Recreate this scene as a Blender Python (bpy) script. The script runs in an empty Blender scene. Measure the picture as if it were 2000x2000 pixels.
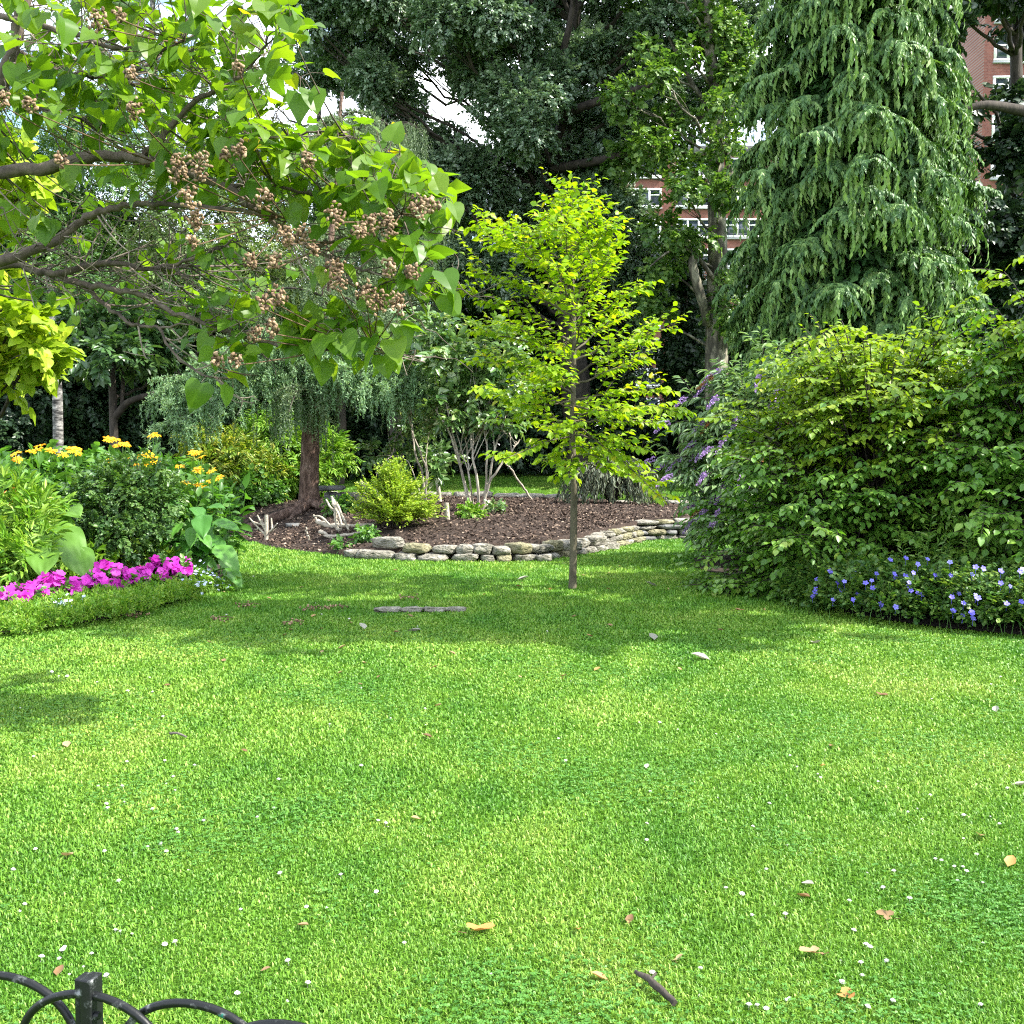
import bpy, math, random
import numpy as np
from mathutils import Vector

rng = np.random.default_rng(11)
random.seed(11)
scene = bpy.context.scene
COL = scene.collection
PITCH = math.radians(3.58)
CP, SP = math.cos(PITCH), math.sin(PITCH)
F = 2078.0
EYE = 1.6
UP = np.array([0., 0., 1.])


def at(px, py, Y):
    """world point seen at photo pixel (px, py) at distance Y along the view"""
    x = (px - 1000) / F
    y = -(py - 1000) / F
    dy = CP + y * SP
    dz = -SP + y * CP
    s = Y / dy
    return np.array([x * s, Y, EYE + dz * s])


def gp(px, py, z=0.0):
    """ground point (height z) seen at photo pixel"""
    x = (px - 1000) / F
    y = -(py - 1000) / F
    dy = CP + y * SP
    dz = -SP + y * CP
    s = (z - EYE) / dz
    return np.array([x * s, dy * s, z])


def U(a, b, n=None):
    return rng.uniform(a, b, n)


def nrm(v):
    v = np.asarray(v, float)
    return v / np.maximum(np.linalg.norm(v, axis=-1, keepdims=True), 1e-9)


def randdir(n):
    return nrm(rng.normal(size=(n, 3)))


# ------------------------------------------------------------------ mesh buffer
class MB:
    def __init__(self):
        self.v, self.f, self.t, self.n = [], {}, {}, 0

    def add(self, v, f, tone=0.5):
        v = np.asarray(v, float).reshape(-1, 3)
        f = np.asarray(f, int)
        k = f.shape[1]
        self.v.append(v)
        self.f.setdefault(k, []).append(f + self.n)
        self.t.setdefault(k, []).append(np.broadcast_to(np.asarray(tone, float), (len(f),)).copy())
        self.n += len(v)

    def build(self, name, mat, parent=None, smooth=False, loc=None):
        if not self.v:
            self.add(np.zeros((3, 3)), [[0, 1, 2]])
        v = np.concatenate(self.v)
        off = np.zeros(3)
        if parent is not None:
            off = np.array(parent['_loc'])
        elif loc is not None:
            off = np.array(loc, float)
        v = v - off
        loops, starts, tones, ls = [], [], [], 0
        for k in sorted(self.f):
            fa = np.concatenate(self.f[k])
            loops.append(fa.ravel())
            starts.append(ls + np.arange(len(fa)) * k)
            ls += fa.size
            tones.append(np.concatenate(self.t[k]))
        loops = np.concatenate(loops).astype(np.int32)
        starts = np.concatenate(starts).astype(np.int32)
        tones = np.concatenate(tones).astype(np.float32)
        me = bpy.data.meshes.new(name)
        me.vertices.add(len(v))
        me.vertices.foreach_set('co', v.astype(np.float32).ravel())
        me.loops.add(len(loops))
        me.loops.foreach_set('vertex_index', loops)
        me.polygons.add(len(starts))
        me.polygons.foreach_set('loop_start', starts)
        if smooth:
            me.polygons.foreach_set('use_smooth', np.ones(len(starts), bool))
        me.update(calc_edges=True)
        a = me.attributes.new('tone', 'FLOAT', 'FACE')
        a.data.foreach_set('value', tones)
        for m in (mat if isinstance(mat, (list, tuple)) else [mat]):
            me.materials.append(m)
        o = bpy.data.objects.new(name, me)
        COL.objects.link(o)
        if parent is not None:
            root = parent
            o.parent = root
            o['_loc'] = [float(q) for q in off]
        else:
            o.location = off
            o['_loc'] = [float(q) for q in off]
        return o


def tag(o, label=None, cat=None, group=None, kind=None):
    if label: o['label'] = label
    if cat: o['category'] = cat
    if group: o['group'] = group
    if kind: o['kind'] = kind
    return o


def thing(name, label, cat, loc=(0, 0, 0), group=None):
    o = bpy.data.objects.new(name, None)
    o.empty_display_size = 0.2
    COL.objects.link(o)
    o.location = loc
    o['_loc'] = [float(q) for q in loc]
    return tag(o, label, cat, group)


# ------------------------------------------------------------------ materials
def new_mat(name):
    m = bpy.data.materials.new(name)
    m.use_nodes = True
    nt = m.node_tree
    for n in list(nt.nodes):
        nt.nodes.remove(n)
    return m, nt, nt.nodes.new('ShaderNodeOutputMaterial')


def ramp(nt, stops, interp='LINEAR'):
    r = nt.nodes.new('ShaderNodeValToRGB')
    el = r.color_ramp.elements
    r.color_ramp.interpolation = interp
    while len(el) < len(stops):
        el.new(0.5)
    for e, (p, c) in zip(el, stops):
        e.position = p
        e.color = (*c, 1)
    return r


def leaf_mat(name, stops, trans=0.35, rough=0.45, tcol=(1.15, 1.25, 0.55), spec=0.4, noise=0.0):
    m, nt, out = new_mat(name)
    at_ = nt.nodes.new('ShaderNodeAttribute'); at_.attribute_name = 'tone'
    r = ramp(nt, stops)
    nt.links.new(at_.outputs['Fac'], r.inputs['Fac'])
    b = nt.nodes.new('ShaderNodeBsdfPrincipled')
    b.inputs['Roughness'].default_value = rough
    b.inputs['Specular IOR Level'].default_value = spec
    nt.links.new(r.outputs['Color'], b.inputs['Base Color'])
    t = nt.nodes.new('ShaderNodeBsdfTranslucent')
    mul = nt.nodes.new('ShaderNodeMix'); mul.data_type = 'RGBA'; mul.blend_type = 'MULTIPLY'
    mul.inputs[0].default_value = 1.0
    nt.links.new(r.outputs['Color'], mul.inputs[6])
    mul.inputs[7].default_value = (*tcol, 1)
    nt.links.new(mul.outputs[2], t.inputs['Color'])
    mx = nt.nodes.new('ShaderNodeMixShader')
    mx.inputs[0].default_value = trans
    nt.links.new(b.outputs[0], mx.inputs[1])
    nt.links.new(t.outputs[0], mx.inputs[2])
    nt.links.new(mx.outputs[0], out.inputs[0])
    return m


def noise_mat(name, stops, scale=6.0, detail=6, rough=0.85, bump=0.3, stretch=(1, 1, 1), tone_mix=0.0, bscale=None, spec=0.3, metallic=0.0, dist=0.02, nrough=0.6):
    m, nt, out = new_mat(name)
    tc = nt.nodes.new('ShaderNodeTexCoord')
    mp = nt.nodes.new('ShaderNodeMapping')
    mp.inputs['Scale'].default_value = stretch
    nt.links.new(tc.outputs['Object'], mp.inputs['Vector'])
    n = nt.nodes.new('ShaderNodeTexNoise')
    n.inputs['Scale'].default_value = scale
    n.inputs['Detail'].default_value = detail
    n.inputs['Roughness'].default_value = nrough
    nt.links.new(mp.outputs[0], n.inputs['Vector'])
    fac = n.outputs['Fac']
    if tone_mix:
        a = nt.nodes.new('ShaderNodeAttribute'); a.attribute_name = 'tone'
        mm = nt.nodes.new('ShaderNodeMix'); mm.inputs[0].default_value = tone_mix
        nt.links.new(fac, mm.inputs[2]); nt.links.new(a.outputs['Fac'], mm.inputs[3])
        fac = mm.outputs[0]
    r = ramp(nt, stops)
    nt.links.new(fac, r.inputs['Fac'])
    b = nt.nodes.new('ShaderNodeBsdfPrincipled')
    b.inputs['Roughness'].default_value = rough
    b.inputs['Specular IOR Level'].default_value = spec
    b.inputs['Metallic'].default_value = metallic
    nt.links.new(r.outputs['Color'], b.inputs['Base Color'])
    if bump:
        n2 = nt.nodes.new('ShaderNodeTexNoise')
        n2.inputs['Scale'].default_value = bscale or scale * 3
        n2.inputs['Detail'].default_value = 5
        nt.links.new(mp.outputs[0], n2.inputs['Vector'])
        bp = nt.nodes.new('ShaderNodeBump')
        bp.inputs['Strength'].default_value = bump
        bp.inputs['Distance'].default_value = dist
        nt.links.new(n2.outputs['Fac'], bp.inputs['Height'])
        nt.links.new(bp.outputs[0], b.inputs['Normal'])
    nt.links.new(b.outputs[0], out.inputs[0])
    return m


def flat_mat(name, col, rough=0.6, spec=0.3):
    return noise_mat(name, [(0.3, tuple(c * .85 for c in col)), (0.7, col)], scale=8, bump=0, rough=rough, spec=spec)


# ------------------------------------------------------------------ templates
def T_leaf(w=0.3, fold=0.08, droop=0.15, wide=0.45):
    """6-point leaf of length 1 along +y, normal +z"""
    v = np.array([[0, 0, 0], [-w, wide * .75, fold], [-w * .8, wide + .25, fold - droop * .4], [0, 1, -droop],
                  [w * .8, wide + .25, fold - droop * .4], [w, wide * .75, fold], [0, wide, -.02 - droop * .15]])
    f = np.array([[0, 6, 1], [1, 6, 2], [2, 6, 3], [3, 6, 4], [4, 6, 5], [5, 6, 0]])
    return v, f


def T_diamond(w=0.22, fold=0.05, droop=0.1, wide=.42):
    v = np.array([[0, 0, 0], [-w, wide, fold], [0, 1, -droop], [w, wide, fold]])
    return v, np.array([[0, 3, 2], [0, 2, 1]])


def T_heart(droop=0.35, fold=0.18, wav=0.03, seed=0):
    out = np.array([[.0, .05], [.17, -.07], [.36, -.02], [.47, .16], [.46, .36], [.36, .56], [.2, .78], [0, 1.0]])
    r = np.random.default_rng(seed)
    vs, fs = [], []
    mid = [[0, max(p[1], .02) if i else .05, 0] for i, p in enumerate(out)]
    mid[1][1] = .06; mid[2][1] = .12; mid[3][1] = .22
    for s in (-1, 1):
        b = len(vs)
        n = len(out)
        for i, p in enumerate(out):
            vs.append(mid[i])
        for i, p in enumerate(out):
            w = r.normal() * wav if 0 < i < n - 1 else 0
            vs.append([s * p[0], p[1], fold * p[0] + w])
        for i in range(n - 1):
            a, c, d, e = b + i, b + i + 1, b + n + i + 1, b + n + i
            if s > 0:
                fs += [[a, e, d], [a, d, c]]
            else:
                fs += [[a, d, e], [a, c, d]]
    vs = np.array(vs, float)
    vs[:, 2] -= droop * np.clip(vs[:, 1], 0, 1) ** 2 * .8
    return vs, np.array(fs)


def T_ball(nu=6, nv=4, rx=1., ry=1., rz=1.):
    vs, fs = [[0, 0, -rz]], []
    for j in range(1, nv):
        a = math.pi * j / nv
        for i in range(nu):
            b = 2 * math.pi * i / nu
            vs.append([rx * math.sin(a) * math.cos(b), ry * math.sin(a) * math.sin(b), -rz * math.cos(a)])
    vs.append([0, 0, rz])
    for i in range(nu):
        fs.append([0, 1 + (i + 1) % nu, 1 + i])
        fs.append([len(vs) - 1, 1 + (nv - 2) * nu + i, 1 + (nv - 2) * nu + (i + 1) % nu])
        for j in range(nv - 2):
            a, b = 1 + j * nu + i, 1 + j * nu + (i + 1) % nu
            fs += [[a, b, b + nu], [a, b + nu, a + nu]]
    return np.array(vs, float), np.array(fs)


def T_flower(n=5, cup=.25, w=.42, center=False):
    """n petals of radius 1 round +z"""
    vs, fs = [], []
    for i in range(n):
        a = 2 * math.pi * i / n
        c, s = math.cos(a), math.sin(a)
        b = len(vs)
        for x, y, z in ((0, .05, 0), (-w, .6, cup * .7), (-w * .55, .98, cup), (w * .55, .98, cup), (w, .6, cup * .7)):
            vs.append([x * c - y * s, x * s + y * c, z])
        fs += [[b, b + 4, b + 3], [b, b + 3, b + 2], [b, b + 2, b + 1]]
    return np.array(vs, float), np.array(fs)


def frames(d, up):
    d = nrm(d)
    x = np.cross(d, up)
    bad = np.linalg.norm(x, axis=1) < 1e-4
    if bad.any():
        x[bad] = np.cross(d[bad], np.array([1., .1, 0]))
    x = nrm(x)
    z = np.cross(x, d)
    return np.stack([x, d, z], axis=2)


def put(mb, T, pos, d, up, scale, tone):
    """copies of a small triangle template, one per row of pos, as one surface"""
    tv, tf = T
    pos = np.atleast_2d(pos); n = len(pos)
    d = np.broadcast_to(d, (n, 3)).astype(float)
    up = np.broadcast_to(up, (n, 3)).astype(float)
    R = frames(d, up)
    sc = np.broadcast_to(np.asarray(scale, float), (n,))
    V = np.einsum('nij,kj->nki', R, tv) * sc[:, None, None] + pos[:, None, :]
    Fc = tf[None] + (np.arange(n) * len(tv))[:, None, None]
    mb.add(V.reshape(-1, 3), Fc.reshape(-1, 3), np.repeat(np.broadcast_to(tone, (n,)), len(tf)))


def bez(p0, p1, p2, n):
    t = np.linspace(0, 1, n)[:, None]
    return (1 - t) ** 2 * p0 + 2 * t * (1 - t) * p1 + t * t * p2


def spline(pts, n):
    """Catmull-Rom through pts"""
    pts = np.asarray(pts, float)
    P = np.vstack([2 * pts[0] - pts[1], pts, 2 * pts[-1] - pts[-2]])
    m = len(pts) - 1
    out = []
    for u in np.linspace(0, m - 1e-6, n):
        i = int(u); t = u - i
        a, b, c, d = P[i:i + 4]
        out.append(.5 * (2 * b + (c - a) * t + (2 * a - 5 * b + 4 * c - d) * t * t + (3 * b - a - 3 * c + d) * t ** 3))
    return np.array(out)


def tube(mb, pts, r0, r1=None, sides=6, tone=0.5, power=1.0, wob=0.0, cap=True):
    pts = np.asarray(pts, float); n = len(pts)
    r = np.broadcast_to(r0, (n,)).copy() if r1 is None else r0 + (r1 - r0) * np.linspace(0, 1, n) ** power
    tg = nrm(np.gradient(pts, axis=0))
    ref = np.array([.31, .17, .94]) if abs(tg[:, 2]).mean() < .8 else np.array([.9, .4, .1])
    x = nrm(np.cross(tg, ref)); y = np.cross(tg, x)
    a = np.arange(sides) * 2 * math.pi / sides
    rr = r[:, None] * (1 + wob * rng.normal(size=(n, sides)))
    V = pts[:, None] + rr[..., None] * (np.cos(a)[None, :, None] * x[:, None] + np.sin(a)[None, :, None] * y[:, None])
    i = np.arange(n - 1)[:, None] * sides; j = np.arange(sides)[None]
    k = (j + 1) % sides
    Fq = np.stack([i + j, i + k, i + sides + k, i + sides + j], -1).reshape(-1, 4)
    mb.add(V.reshape(-1, 3), Fq, tone)
    if cap and sides >= 3:
        mb.add(V[-1], [list(range(sides))], tone)
        mb.add(V[0], [list(range(sides))[::-1]], tone)


def box(mb, c, s, rot=0.0, tone=.5):
    x, y, z = np.array(s) / 2
    v = np.array([[-x, -y, -z], [x, -y, -z], [x, y, -z], [-x, y, -z], [-x, -y, z], [x, -y, z], [x, y, z], [-x, y, z]])
    if rot:
        cr, sr = math.cos(rot), math.sin(rot)
        v = np.stack([v[:, 0] * cr - v[:, 1] * sr, v[:, 0] * sr + v[:, 1] * cr, v[:, 2]], 1)
    mb.add(v + np.array(c), [[0, 3, 2, 1], [4, 5, 6, 7], [0, 1, 5, 4], [1, 2, 6, 5], [2, 3, 7, 6], [3, 0, 4, 7]], tone)


# sprays: a twig's worth of leaves, pointing along +y
def make_spray(T, n, leaf, spread=55, flat=.5, var=.3):
    vs, fs, ids, b = [], [], [], 0
    for i in range(n):
        t = (i + .5) / n
        side = -1 if i % 2 else 1
        a = math.radians(spread * (1.05 - .75 * t) + rng.normal() * 16) * side
        d = np.array([math.sin(a), math.cos(a), rng.normal() * .3 * (1 - flat) - .12])
        up = nrm(np.array([rng.normal() * .5, rng.normal() * .3, 1.0]))
        p = np.array([rng.normal() * .04, t * .75, rng.normal() * .10 * (1 - flat) - .12 * t * t])
        R = frames(d[None], up[None])[0]
        vs.append((T[0] @ R.T) * leaf * U(1 - var, 1 + var) + p)
        fs.append(T[1] + b)
        ids += [i] * len(T[1])
        b += len(T[0])
    return np.concatenate(vs), np.concatenate(fs), np.array(ids), n


def put_sprays(mb, sprays, pos, d, up, scale, tone, tvar=.25):
    n = len(pos)
    sc = np.broadcast_to(scale, (n,)); tone = np.broadcast_to(tone, (n,))
    which = rng.integers(0, len(sprays), n)
    for k, (tv, tf, ids, nl) in enumerate(sprays):
        m = which == k
        if not m.any():
            continue
        R = frames(d[m], up[m]); c = m.sum()
        V = np.einsum('nij,kj->nki', R, tv) * sc[m][:, None, None] + pos[m][:, None, :]
        Fc = tf[None] + (np.arange(c) * len(tv))[:, None, None]
        lt = np.clip(tone[m][:, None] + rng.normal(size=(c, nl)) * tvar, 0, 1)
        mb.add(V.reshape(-1, 3), Fc.reshape(-1, 3), lt[:, ids].ravel())


def clump(px, py, Y, rx, rz, ry=None):
    """ellipsoid clump given by its place in the photo; radii in photo pixels"""
    k = Y / F
    return at(px, py, Y), np.array([rx * k, (ry or (rx + rz) / 2) * k, rz * k])


def crown(mb, clumps, per, sprays, scale, droop=0.15, shell=.45, tvar=.2, upb=.25, front=None):
    for c, r in clumps:
        n = int(per * (r[0] * r[2] + r[0] * r[1] + r[1] * r[2]) / 3)
        u = randdir(n)
        u[:, 2] = u[:, 2] + upb * .4; u = nrm(u)
        rad = shell + (1 - shell) * U(0, 1, n) ** .6
        # lumpy clump: radius modulated by direction
        ph = U(0, 6, 3)
        lump = 1 + .18 * np.sin(u[:, 0] * 4 + ph[0]) + .18 * np.sin(u[:, 2] * 5 + ph[1]) + .15 * np.sin(u[:, 1] * 4.5 + ph[2])
        pos = c + u * r * (rad * lump)[:, None]
        d = nrm(u * .8 + rng.normal(size=(n, 3)) * .45 + np.array([0, 0, -droop]))
        up = nrm(UP * 1.0 + u * .5 + rng.normal(size=(n, 3)) * .3)
        put_sprays(mb, sprays, pos, d, up, scale * U(.75, 1.25, n), np.clip(.5 + rng.normal(size=n) * .15, 0, 1), tvar)


def limbs(mb, trunk, clumps, r, twigs=6, sides=5):
    """limbs running from a trunk polyline to each clump, forking inside it"""
    for c, rad in clumps:
        dist = np.linalg.norm(trunk[:, :2] - c[:2], axis=1)
        want = c[2] - .55 * dist.min()
        i = int(np.argmin(abs(trunk[:, 2] - want)))
        p0 = trunk[i]
        L = np.linalg.norm(c - p0)
        midp = (p0 + c) / 2 + np.array([0, 0, -.08 * L]) + rng.normal(size=3) * .07 * L
        path = bez(p0, midp, c, 12)
        path[1:-1] += rng.normal(size=(10, 3)) * .015 * L
        tube(mb, path, r * U(.8, 1.2), r * .3, sides)
        for _ in range(twigs):
            s = path[rng.integers(6, 12)]
            e = c + randdir(1)[0] * rad * .85
            tube(mb, bez(s, (s + e) / 2 + rng.normal(size=3) * .1 * L * .3, e, 6), r * .3, r * .08, 4)


def shoot(mbl, mbs, path, r0, T, n, size, t0=.3, ang=55, droop=.25, tone=.5, tvar=.2, up_noise=.35, petiole=.1, sides=4, planar=None, r1=None):
    """a stem with alternate leaves"""
    if mbs is not None:
        tube(mbs, path, r0, r0 * .35 if r1 is None else r1, sides, cap=False)
    m = len(path)
    t = np.linspace(t0, 1, n)
    idx = t * (m - 1)
    i0 = np.minimum(idx.astype(int), m - 2)
    fr = (idx - i0)[:, None]
    P = path[i0] * (1 - fr) + path[i0 + 1] * fr
    tg = nrm(path[i0 + 1] - path[i0])
    pl = UP if planar is None else planar
    side = np.cross(tg, np.broadcast_to(pl, tg.shape))
    side = nrm(side + 1e-4)
    sgn = np.where(np.arange(n) % 2, 1, -1)[:, None]
    a = np.radians(ang + rng.normal(size=(n, 1)) * 12)
    a[-1] = 0
    d = tg * np.cos(a) + side * sgn * np.sin(a) + np.array([0, 0, -droop]) * U(.4, 1.5, (n, 1)) + rng.normal(size=(n, 3)) * .15
    up = nrm(np.broadcast_to(pl, (n, 3)) + rng.normal(size=(n, 3)) * up_noise)
    d = nrm(d)
    put(mbl, T, P + d * size * petiole, d, up, size * U(.7, 1.2, n), np.clip(tone + rng.normal(size=n) * tvar, 0, 1))


# ------------------------------------------------------------------ world, sun, camera
SUN_AZ, SUN_EL = math.radians(101), math.radians(47)
w = bpy.data.worlds.new('World'); scene.world = w
w.use_nodes = True
nt = w.node_tree
for n in list(nt.nodes):
    nt.nodes.remove(n)
wo = nt.nodes.new('ShaderNodeOutputWorld')
bg = nt.nodes.new('ShaderNodeBackground'); bg.inputs['Strength'].default_value = .15
sky = nt.nodes.new('ShaderNodeTexSky'); sky.sky_type = 'NISHITA'; sky.sun_disc = False
sky.sun_elevation = SUN_EL; sky.sun_rotation = SUN_AZ
sky.air_density = 1.0; sky.dust_density = .8
tc = nt.nodes.new('ShaderNodeTexCoord')
mp = nt.nodes.new('ShaderNodeMapping'); mp.inputs['Scale'].default_value = (1, 1, 2.2)
cn = nt.nodes.new('ShaderNodeTexNoise'); cn.inputs['Scale'].default_value = 2.6; cn.inputs['Detail'].default_value = 8; cn.inputs['Roughness'].default_value = .6
nt.links.new(tc.outputs['Generated'], mp.inputs[0]); nt.links.new(mp.outputs[0], cn.inputs['Vector'])
cr = ramp(nt, [(.45, (0, 0, 0)), (.6, (1, 1, 1))])
nt.links.new(cn.outputs['Fac'], cr.inputs[0])
mx = nt.nodes.new('ShaderNodeMix'); mx.data_type = 'RGBA'
mx.inputs[7].default_value = (10, 10.2, 10.8, 1)
nt.links.new(cr.outputs[0], mx.inputs[0]); nt.links.new(sky.outputs[0], mx.inputs[6])
nt.links.new(mx.outputs[2], bg.inputs[0]); nt.links.new(bg.outputs[0], wo.inputs[0])

S = Vector((math.sin(SUN_AZ) * math.cos(SUN_EL), math.cos(SUN_AZ) * math.cos(SUN_EL), math.sin(SUN_EL)))
sl = bpy.data.lights.new('sun', 'SUN'); sl.energy = 4.6; sl.angle = math.radians(.55); sl.color = (1, .955, .87)
so = bpy.data.objects.new('sun', sl); COL.objects.link(so)
so.rotation_euler = S.to_track_quat('Z', 'Y').to_euler(); so.location = S * 60

cam = bpy.data.cameras.new('camera'); cam.lens = 37.4; cam.sensor_width = 36; cam.sensor_fit = 'HORIZONTAL'
cam.clip_start = .05; cam.clip_end = 800
co = bpy.data.objects.new('camera', cam); COL.objects.link(co)
co.location = (0, 0, EYE); co.rotation_euler = (math.pi / 2 - PITCH, 0, 0)
scene.camera = co
vs_ = scene.view_settings
vs_.view_transform = 'Standard'; vs_.look = 'None'; vs_.gamma = 1; vs_.exposure = 1.62
cy = scene.cycles
cy.max_bounces = 7; cy.diffuse_bounces = 2; cy.glossy_bounces = 2; cy.transmission_bounces = 4; cy.transparent_max_bounces = 4
cy.caustics_reflective = False; cy.caustics_refractive = False
cy.sample_clamp_indirect = 4
cy.use_denoising = False
cy.filter_width = 1.15
cy.use_adaptive_sampling = False

# ------------------------------------------------------------------ palette
M = {}
M['bark_grey'] = noise_mat('bark_grey', [(.3, (.045, .04, .032)), (.55, (.12, .105, .085)), (.75, (.22, .2, .165))], 9, 7, .9, .6, (1, 1, .35))
M['bark_dark'] = noise_mat('bark_dark', [(.3, (.018, .015, .012)), (.7, (.07, .058, .046))], 9, 6, .9, .6, (1, 1, .35))
M['bark_larch'] = noise_mat('bark_larch', [(.3, (.035, .02, .014)), (.5, (.12, .075, .055)), (.72, (.27, .19, .15))], 16, 8, .95, 1.0, (1, 1, .3), dist=.05)
M['bark_pale'] = noise_mat('bark_pale', [(.3, (.2, .17, .13)), (.7, (.42, .38, .31))], 14, 5, .85, .4, (1, 1, .3))
M['bark_plane'] = noise_mat('bark_plane', [(.36, (.05, .045, .034)), (.5, (.11, .1, .075)), (.58, (.24, .22, .16)), (.7, (.34, .32, .24))], 5, 3, .85, .3, (1, 1, .4))
M['bark_birch'] = noise_mat('bark_birch', [(.4, (.02, .019, .017)), (.52, (.13, .125, .115)), (.68, (.42, .4, .37))], 6, 6, .8, .4, (.8, .8, 2.0))
M['bark_sapling'] = noise_mat('bark_sapling', [(.3, (.05, .042, .026)), (.6, (.11, .095, .06)), (.8, (.18, .16, .11))], 14, 5, .8, .4, (1, 1, .5))
M['bark_paulownia'] = noise_mat('bark_paulownia', [(.3, (.04, .03, .024)), (.6, (.115, .09, .07)), (.8, (.2, .165, .13))], 12, 6, .85, .5, (1, 1, 1))
M['twig_pale'] = noise_mat('twig_pale', [(.3, (.13, .1, .08)), (.7, (.34, .28, .23))], 18, 4, .8, .2)
M['dead_wood'] = noise_mat('dead_wood', [(.3, (.22, .19, .14)), (.7, (.5, .45, .36))], 12, 6, .85, .5, (1, 1, 1))

G = lambda *a: list(a)
M['paulownia'] = leaf_mat('paulownia_leaf', [(0, (.045, .12, .014)), (.45, (.095, .205, .018)), (.85, (.16, .27, .022)), (.96, (.21, .28, .02)), (1, (.45, .36, .02))], .6, .4, (1.5, 1.35, .35), .4)
M['golden'] = leaf_mat('golden_leaf', [(0, (.17, .28, .014)), (.6, (.29, .41, .02)), (1, (.42, .48, .03))], .4, .5, (1.1, 1.15, .5), .3)
M['sapling'] = leaf_mat('sapling_leaf', [(0, (.14, .29, .01)), (.5, (.24, .39, .012)), (.9, (.34, .45, .018)), (1, (.42, .42, .02))], .45, .45, (1.3, 1.25, .4), .35)
M['oak'] = leaf_mat('oak_leaf', [(0, (.06, .12, .062)), (.5, (.13, .205, .115)), (1, (.28, .36, .24))], .22, .3, (1.15, 1.3, .7), .8)
M['plane'] = leaf_mat('plane_leaf', [(0, (.05, .12, .025)), (.5, (.11, .21, .045)), (1, (.19, .29, .055))], .35, .45, (1.3, 1.4, .5), .4)
M['dark'] = leaf_mat('dark_leaf', [(0, (.012, .03, .014)), (.6, (.03, .062, .026)), (1, (.055, .095, .035))], .2, .4, (1.2, 1.3, .6), .45)
M['mid'] = leaf_mat('mid_leaf', [(0, (.03, .085, .02)), (.5, (.07, .155, .036)), (1, (.13, .22, .05))], .3, .42, (1.3, 1.3, .5), .45)
M['magnolia'] = leaf_mat('magnolia_leaf', [(0, (.03, .075, .025)), (.5, (.06, .13, .04)), (1, (.11, .19, .055))], .25, .35, (1.2, 1.3, .5), .6)
M['willow'] = leaf_mat('willow_leaf', [(0, (.07, .13, .04)), (.5, (.15, .225, .075)), (1, (.26, .33, .13))], .35, .45, (1.2, 1.2, .6), .4)
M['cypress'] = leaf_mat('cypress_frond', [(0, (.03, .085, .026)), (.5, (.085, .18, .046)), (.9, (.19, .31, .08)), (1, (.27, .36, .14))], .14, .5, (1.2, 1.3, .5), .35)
M['larch'] = leaf_mat('larch_needle', [(0, (.075, .155, .07)), (.5, (.16, .28, .13)), (1, (.34, .46, .26))], .35, .5, (1.2, 1.25, .6), .3)
M['larch_far'] = leaf_mat('larch_needle_far', [(0, (.06, .1, .05)), (.5, (.12, .18, .085)), (1, (.22, .28, .14))], .25, .5, (1.2, 1.25, .6), .3)
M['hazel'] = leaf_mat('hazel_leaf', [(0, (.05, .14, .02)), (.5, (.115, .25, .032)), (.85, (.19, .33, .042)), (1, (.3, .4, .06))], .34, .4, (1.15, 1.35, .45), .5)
M['hazel_sunlit'] = leaf_mat('sunlit_hazel_leaf', [(0, (.09, .19, .015)), (.5, (.18, .3, .02)), (1, (.31, .39, .03))], .4, .45, (1.25, 1.25, .45), .4)  # hazel leaf in brighter lime: sunlight on the shrub tops put into the colour
M['buddleia'] = leaf_mat('buddleia_leaf', [(0, (.07, .14, .05)), (.5, (.14, .24, .09)), (1, (.27, .37, .17))], .3, .45, (1.2, 1.3, .6), .4)
M['camellia'] = leaf_mat('camellia_leaf', [(0, (.04, .11, .025)), (.5, (.11, .21, .055)), (.8, (.2, .3, .1)), (1, (.42, .48, .3))], .28, .3, (1.3, 1.3, .5), .7)
M['barberry'] = leaf_mat('barberry_leaf', [(0, (.13, .24, .016)), (.5, (.25, .38, .03)), (1, (.42, .5, .06))], .36, .45, (1.15, 1.2, .5), .35)
M['variegated'] = leaf_mat('variegated_leaf', [(0, (.07, .17, .015)), (.5, (.17, .28, .03)), (1, (.46, .45, .1))], .35, .45, (1.3, 1.2, .5), .4)
M['bed'] = leaf_mat('bed_leaf', [(0, (.035, .105, .018)), (.5, (.08, .2, .03)), (1, (.15, .29, .05))], .38, .42, (1.3, 1.4, .5), .45)
M['lime'] = leaf_mat('lime_leaf', [(0, (.08, .21, .015)), (.5, (.16, .31, .03)), (1, (.28, .4, .055))], .34, .45, (1.15, 1.25, .5), .35)
M['broad'] = leaf_mat('broad_leaf', [(0, (.035, .14, .016)), (.5, (.07, .21, .025)), (1, (.12, .27, .04))], .3, .45, (1.2, 1.4, .5), .4)
M['gunnera'] = leaf_mat('pale_broad_leaf', [(0, (.09, .21, .025)), (.5, (.12, .25, .035)), (1, (.16, .3, .05))], .35, .5, (1.2, 1.2, .5), .35)
M['geranium'] = leaf_mat('geranium_leaf', [(0, (.035, .1, .02)), (.5, (.08, .175, .03)), (1, (.17, .26, .05))], .32, .45, (1.3, 1.3, .5), .4)
M['weep'] = leaf_mat('weeping_leaf', [(0, (.06, .08, .045)), (.5, (.12, .15, .085)), (1, (.2, .23, .14))], .25, .5, (1.1, 1.1, .7), .4)
M['magenta'] = leaf_mat('magenta_petal', [(0, (.5, .02, .38)), (.6, (.66, .045, .52)), (1, (.72, .1, .62))], .25, .5, (1.1, .9, 1.1), .3)
M['pinkbud'] = leaf_mat('pink_bud', [(0, (.5, .02, .12)), (1, (.75, .3, .4))], .25, .5, (1.1, .9, 1.1), .3)
M['violet'] = leaf_mat('violet_petal', [(0, (.14, .11, .62)), (.6, (.22, .2, .8)), (1, (.4, .4, .9))], .25, .5, (1, 1, 1.2), .3)
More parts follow.
